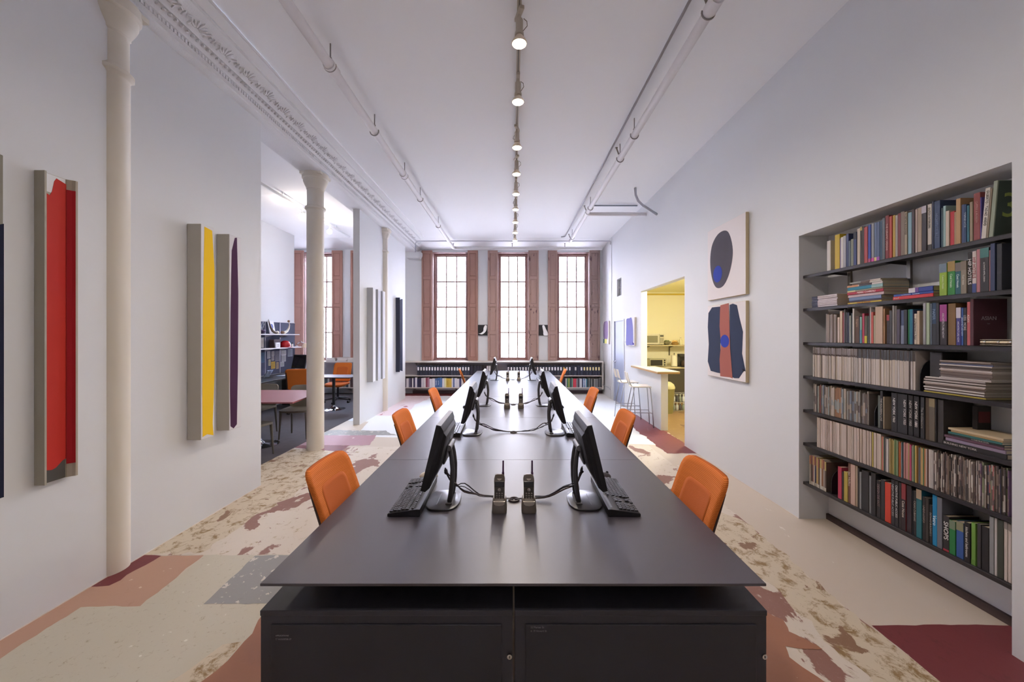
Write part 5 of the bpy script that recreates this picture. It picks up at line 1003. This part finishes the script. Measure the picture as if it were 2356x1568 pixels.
lowrow(745, 812, ['4a5a60', 'd9d6d2', '6a4a48', '3a4a6a', 'c9c4bc', '5a6a58', '2f2c30', 'b9b4ac', '8a8a80', '404a58', 'd0ccc4', '5a4a50'], .255, 'of the side room group, bottom shelf')
for si_, (p0, p1, n) in enumerate(((752, 776, 4), (778, 801, 5), (804, 826, 4))):
    z = .9325
    for k in range(n):
        t = rb.uniform(.014, .030); r = empty('paper_stack', ((p0+p1)/2*0 + (((p0+p1)/2) - VX)*10.72/F + rb.uniform(-.012, .012), 10.72, z), rb.uniform(-.06, .06), 'pile of white papers in the side room window, %s pile, %s from the bottom' % (('left', 'middle', 'right')[si_], nth(k+1)), 'papers', 'white paper piles on the low bookcase')
        q = MB(); q.box(-.13, .13, -.10, .10, 0, t - .0006, .001); q.build('sheets', M(('e4e0dc', 'd9d5d2', 'ece9e6')[k % 3], .8), r); z += t
# ---------------------------------------------------------------- side room
ZF = .008; XSW = -5.59
PBM = M('4b4f66', .9, bump=.3, bscale=300)
pb = empty('pinboard', (XSW + .0015, 0, .75), 0, 'long slate blue pinboard on the side room wall', 'pinboard')
q = MB(); q.box(0, .016, 6.4, 9.775, 0, 1.207); q.build('panel', PBM, pb); q = MB(); q.box(0, .02, 6.4, 9.775, 1.2075, 1.222); q.build('edge_strip', M('d5d3d8', .5), pb)
for yy in (7.50, 8.05, 8.60, 9.15): q = MB(); q.box(.0162, .022, yy-.011, yy+.011, 0, 1.2); q.build('upright_strip', M('b9b9c4', .4, .4), pb)
for z, y1, nm in ((1.66, 9.56, 'upper'), (1.345, 9.70, 'lower')):
    simple('wall_shelf', (-5.565, 7.0, z), 'thin white %s shelf on the side room pinboard' % nm, 'shelf', [('board', M('e6e4e8', .4), lambda q: q.box(0, .235, 0, y1 - 7.0, 0, .020))] + [('bracket', M('c9c9d0', .4), lambda q, yy=yy: q.prism([(.0, -.003), (.20, -.003), (.0, -.06)], yy - 7.003, yy - 6.997, 'y')) for yy in (7.5, 8.05, 8.6, 9.15)], 'wall shelves on the pinboard')
def PP(px, py, X): Y = F * X / (px - VX); return Y, H + (VY - py) * Y / F
for (a, b, c, d_, col, lab) in [(215, 765, 280, 905, 'c9c6ca', 'grey pinned sheet left of the pale strip pair'), (300, 765, 360, 850, 'b9b6ba', 'upper small grey pinned print'), (300, 860, 355, 945, 'a9a6aa', 'lower small grey pinned print'), (375, 765, 462, 955, '8f8f9c', 'large grey pinned sheet in the middle'), (495, 750, 595, 835, 'd6d6d8', 'white pinned drawing at the upper right'), (500, 842, 590, 965, 'c4c6cc', 'pale pinned photo right of the upright strip'), (628, 722, 722, 862, 'b4bccf', 'pale blue pinned sheet by the window'), (295, 975, 375, 1105, 'd9b24a', 'yellow pinned postcard'), (395, 985, 445, 1110, 'b9a184', 'tan pinned card beside the yellow one'), (485, 980, 555, 1065, 'c0c4c8', 'small pinned picture below the photo'), (240, 930, 285, 1050, 'cfc6a4', 'slanted cream pinned note'), (90, 790, 160, 985, '54708f', 'blue pinned sheet at the left edge')]:
    y0, z1 = PP(590 + a/8.7125, 720 + b/8.7125, -5.568); y1, z0 = PP(590 + c/8.7125, 720 + d_/8.7125, -5.568)
    simple('pinned_paper', (-5.5685, y0, z0), lab + ' on the side room pinboard', 'paper', [('sheet', M(col, .8), lambda q: q.box(0, .0018, 0, y1-y0, 0, z1-z0)), ('print', M(col, .8, var=.6, vscale=60), lambda q: q.box(.0019, .0026, .012, y1-y0-.012, .015, z1-z0-.015))], 'papers pinned on the board')
simple('wall_desk', (-5.57, 6.5, ZF), 'black desk along the side room pinboard', 'desk', [('desktop', M('2a2a30', .3), lambda q: q.box(.0, .70, 0, 3.18, .70, .728, .002)), ('pedestal', DK, lambda q: q.box(.1, .62, 2.55, 2.95, 0, .699, .003)), ('leg', DK, lambda q: q.box(.60, .66, .05, .11, 0, .699)), ('leg', DK, lambda q: q.box(.60, .66, 3.08, 3.14, 0, .699))])
dup(mon, MK, (-5.05, 9.10, .728 + ZF + .0012), R(75), 'dark monitor on the black desk in the side room', 'side room desk things')
for k, (yy, col, rz_) in enumerate(((8.52, '8f9ab0', .1), (8.72, 'd9d6d8', -.06))):
    simple('paper_stack', (-5.10, yy, .7375 + k*.0002), ('grey-blue', 'white', 'blue')[k] + ' loose papers on the black side room desk', 'papers', [('sheets', M(col, .7), lambda q: q.box(-.14, .14, -.075, .075, 0, .014, .001))], 'papers on the side room desk', rz_)
simple('tablet_stand', (-5.33, 8.25, .737), 'small silver picture stand on the black side room desk', 'stand', [('plate', M('9aa0ac', .2, .6), lambda q: q.prism([(0, .0), (.10, .16), (.108, .155), (.010, .0)], -.11, .09, 'y')), ('foot', DK, lambda q: q.box(-.02, .12, -.06, .06, 0, .006))])
# things on the wall shelves
ZU, ZL = 1.681, 1.366
simple('small_canvas', (-5.49, 8.62, ZU), 'small white canvas with a blue dot on the upper side room shelf', 'painting', [('canvas', M('e2dfe2', .6), lambda q: q.prism([(0, 0), (.02, 0), (-.03, .30), (-.05, .30)], 0, .20, 'y')), ('blue_dot', M('3a4a9a', .5), lambda q: q.prism([(.10 + .05*math.cos(a), .17 + .065*math.sin(a)) for a in [k*math.pi/10 for k in range(20)]], .0005, .0015, 'x'))])
o = [c for c in C.objects if c.name.startswith('blue_dot') and c.parent and c.parent.name.startswith('small_canvas')][0]; o.matrix_local = Matrix.Translation((.022, 0, 0)) @ Matrix.Rotation(R(-9.5), 4, 'Y')
simple('horn', (-5.42, 8.66, ZU), 'dark curved animal horn rising left on the upper side room shelf', 'horn', [('horn_body', M('5a4638', .4), lambda q: q.tube([(0, .12, .03), (0, .06, .035), (0, -.03, .07), (0, -.10, .15), (0, -.15, .25), (0, -.18, .33)], [.034, .032, .027, .020, .012, .003], 10), True), ('band', M('c9b89a', .4), lambda q: q.tube([(0, .155, .035), (0, .115, .032)], .037, 12))])
simple('horn', (-5.42, 9.06, ZU), 'pale curved animal horn rising right on the upper side room shelf', 'horn', [('horn_body', M('cfc4b0', .35), lambda q: q.tube([(0, -.04, .035), (0, .03, .035), (0, .12, .07), (0, .19, .14), (0, .22, .22), (0, .20, .29)], [.034, .034, .028, .02, .012, .006], 10), True), ('knob', M('7a5a40', .4), lambda q: (q.ball((0, -.06, .038), .045, .045, .038), q.ball((0, .19, .31), .03)))])
simple('vase', (-5.45, 8.30, ZU), 'purple bowl with silver twigs at the left of the upper side room shelf', 'vase', [('bowl', M('3a2a50', .3), lambda q: q.lathe([(.03, 0), (.07, .03), (.075, .07), (.06, .09)], (0, 0, 0), 18), 40), ('twigs', M('b9bac4', .3, .5), lambda q: [q.tube([(0, 0, .06), (.03*math.cos(a), .05*math.sin(a), .16), (.07*math.cos(a+.5), .09*math.sin(a+.5), .26)], .005, 5) for a in (0, 1.3, 2.6, 3.9, 5.2)])])
simple('picture_frame', (-5.50, 8.28, ZL), 'dark framed picture at the left of the lower side room shelf', 'frame', [('frame', DK, lambda q: q.box(0, .02, 0, .14, 0, .24, .002)), ('picture', M('9a8a80', .5, var=.6, vscale=30), lambda q: q.box(.0205, .022, .015, .125, .015, .225))])
simple('storage_box', (-5.53, 8.69, ZL), 'brown box behind the calendar on the lower side room shelf', 'box', [('body', M('5a4850', .6), lambda q: q.box(0, .10, 0, .26, 0, .17, .002)), ('lid', M('66535a', .6), lambda q: q.box(-.003, .103, -.003, .263, .171, .19, .002))])
simple('desk_calendar', (-5.39, 8.66, ZL), 'white block calendar on the lower side room shelf', 'calendar', [('block', M('ece9ec', .5), lambda q: q.box(0, .03, 0, .15, 0, .12, .002)), ('rest', DK, lambda q: q.box(-.03, -.001, .03, .12, 0, .05))])
_c = [c for c in C.objects if c.name.startswith('desk_calendar')][0]; text('22', .07, DK, _c, (.0305, .075, .055), (0, 1, 0), (0, 0, 1), 'numeral')
simple('red_helmet', (-5.43, 9.12, ZL), 'shiny red rounded helmet on the lower side room shelf', 'helmet', [('shell', M('c8202c', .2), lambda q: q.lathe([(.10, 0), (.118, .03), (.115, .08), (.09, .13), (.05, .155), (0, .162)], (0, 0, 0), 24), True), ('brim', M('a81a26', .25), lambda q: q.lathe([(.13, .0), (.135, .008), (.115, .02)], (0, 0, 0), 24))])
simple('bottle', (-5.42, 9.40, ZL), 'small white bottle with a dark cap beside the red helmet', 'bottle', [('body', M('e2e2d8', .4), lambda q: q.lathe([(.022, 0), (.022, .06), (.010, .075)], (0, 0, 0), 14)), ('cap', DK, lambda q: q.lathe([(.012, .0755), (.012, .11)], (0, 0, 0), 12))])
simple('desk_lamp', (-5.38, 9.52, ZL), 'white jointed lamp with a cream shade reaching from the lower shelf to the window', 'lamp', [('base', M('d9d6d8', .4), lambda q: q.lathe([(.04, 0), (.04, .015), (.01, .02)], (0, 0, 0), 16)), ('arm', M('d0cdd0', .35), lambda q: q.tube([(0, 0, .018), (.02, -.02, .07), (.12, -.05, .13), (.25, -.08, .085)], .011, 8)), ('joint', M('8a5a50', .4), lambda q: [q.ball((.12, -.05, .13), .022), q.ball((.02, -.02, .07), .018)]), ('lamp_shade', M('e8d6c0', .6), lambda q: q.lathe([(.035, .09), (.085, -.02), (.082, -.02), (.032, .088)], (.25, -.08, .0), 22), 40)])
# meeting tables
def pedtable(loc, poly, col, lab, foot_r, z=.74):
    r = empty('meeting_table', loc, 0, lab, 'table', 'pedestal tables in the side room')
    q = MB(); q.prism(poly, z-.022, z, 'z', .003); q.build('tabletop', M(col, .55, spec=.35), r)
    q = MB(); q.lathe([(.032, .05), (.03, .30), (.034, z-.05), (.12, z-.024)], (0, 0, 0), 20); q.build('pedestal', DK, r, smooth=40)
    q = MB(); q.lathe([(foot_r, 0), (foot_r, .006), (foot_r*.7, .014), (.08, .03), (.045, .07), (.034, .10)], (0, 0, 0), 36); q.build('foot', M('b9bcc4', .12, 1), r, smooth=40)
pedtable((-3.80, 5.72, ZF), [(-.80, -.58), (.84, -.58), (.78, .02), (.50, .58), (-.80, .58)], '8f565c', 'rose-topped meeting table on a chrome foot beside the round column', .27)
pedtable((-3.98, 8.50, ZF), [(-.62, -.30), (.48, -.30), (.62, .0), (.60, .32), (-.62, .32)], '5a4852', 'dark plum meeting table at the back of the side room', .24)
def make_side_chair():
    """faces +x"""
    r = empty('side_chair', (0, 0, 0), 0, 'x', 'chair', 'grey side chairs around the rose table'); G = M('6a665e', .8)
    q = MB(); q.pad(.45, .45, .05, .07, lambda a, b, s_: (b, a, .455 - .01*(1 - (a/.23)**2) - s_*.03), 10, 10); q.build('seat', G, r, smooth=40)
    q = MB(); q.pad(.44, .36, .05, .06, lambda a, b, s_: (-.215 - .06*(b+.18)/.36 + .05*(a/.22)**2 - s_*.022, a, .62+b), 10, 10); q.build('backrest', M('7a7468', .8), r, smooth=40)
    for sx, sy in ((1, 1), (1, -1), (-1, 1), (-1, -1)):
        q = MB(); q.tube([(sx*.19, sy*.19, .43), (sx*.215, sy*.205, .0)], [.02, .011], 8); q.build('leg', M('57534c', .5), r, smooth=40)
    return r
sc = make_side_chair(); SCK = kidmap(sc)
sc.location = (-3.49, 6.235, ZF); sc.rotation_euler.z = R(-84); sc['label'] = 'grey side chair behind the rose table, beside the round column'
dup(sc, SCK, (-4.25, 6.34, ZF), R(-92), 'grey side chair behind the rose table, farther left')
dup(sc, SCK, (-3.54, 5.10, ZF), R(84), 'grey side chair at the near side of the rose table')
dup(ch, CK, (-4.55, 8.18, ZF + .002), R(110), 'orange task chair seen from behind at the side room desk', 'orange task chairs in the side room')
dup(ch, CK, (-4.28, 9.36, ZF + .002), R(-88), 'orange task chair behind the plum table, facing the viewer', 'orange task chairs in the side room')
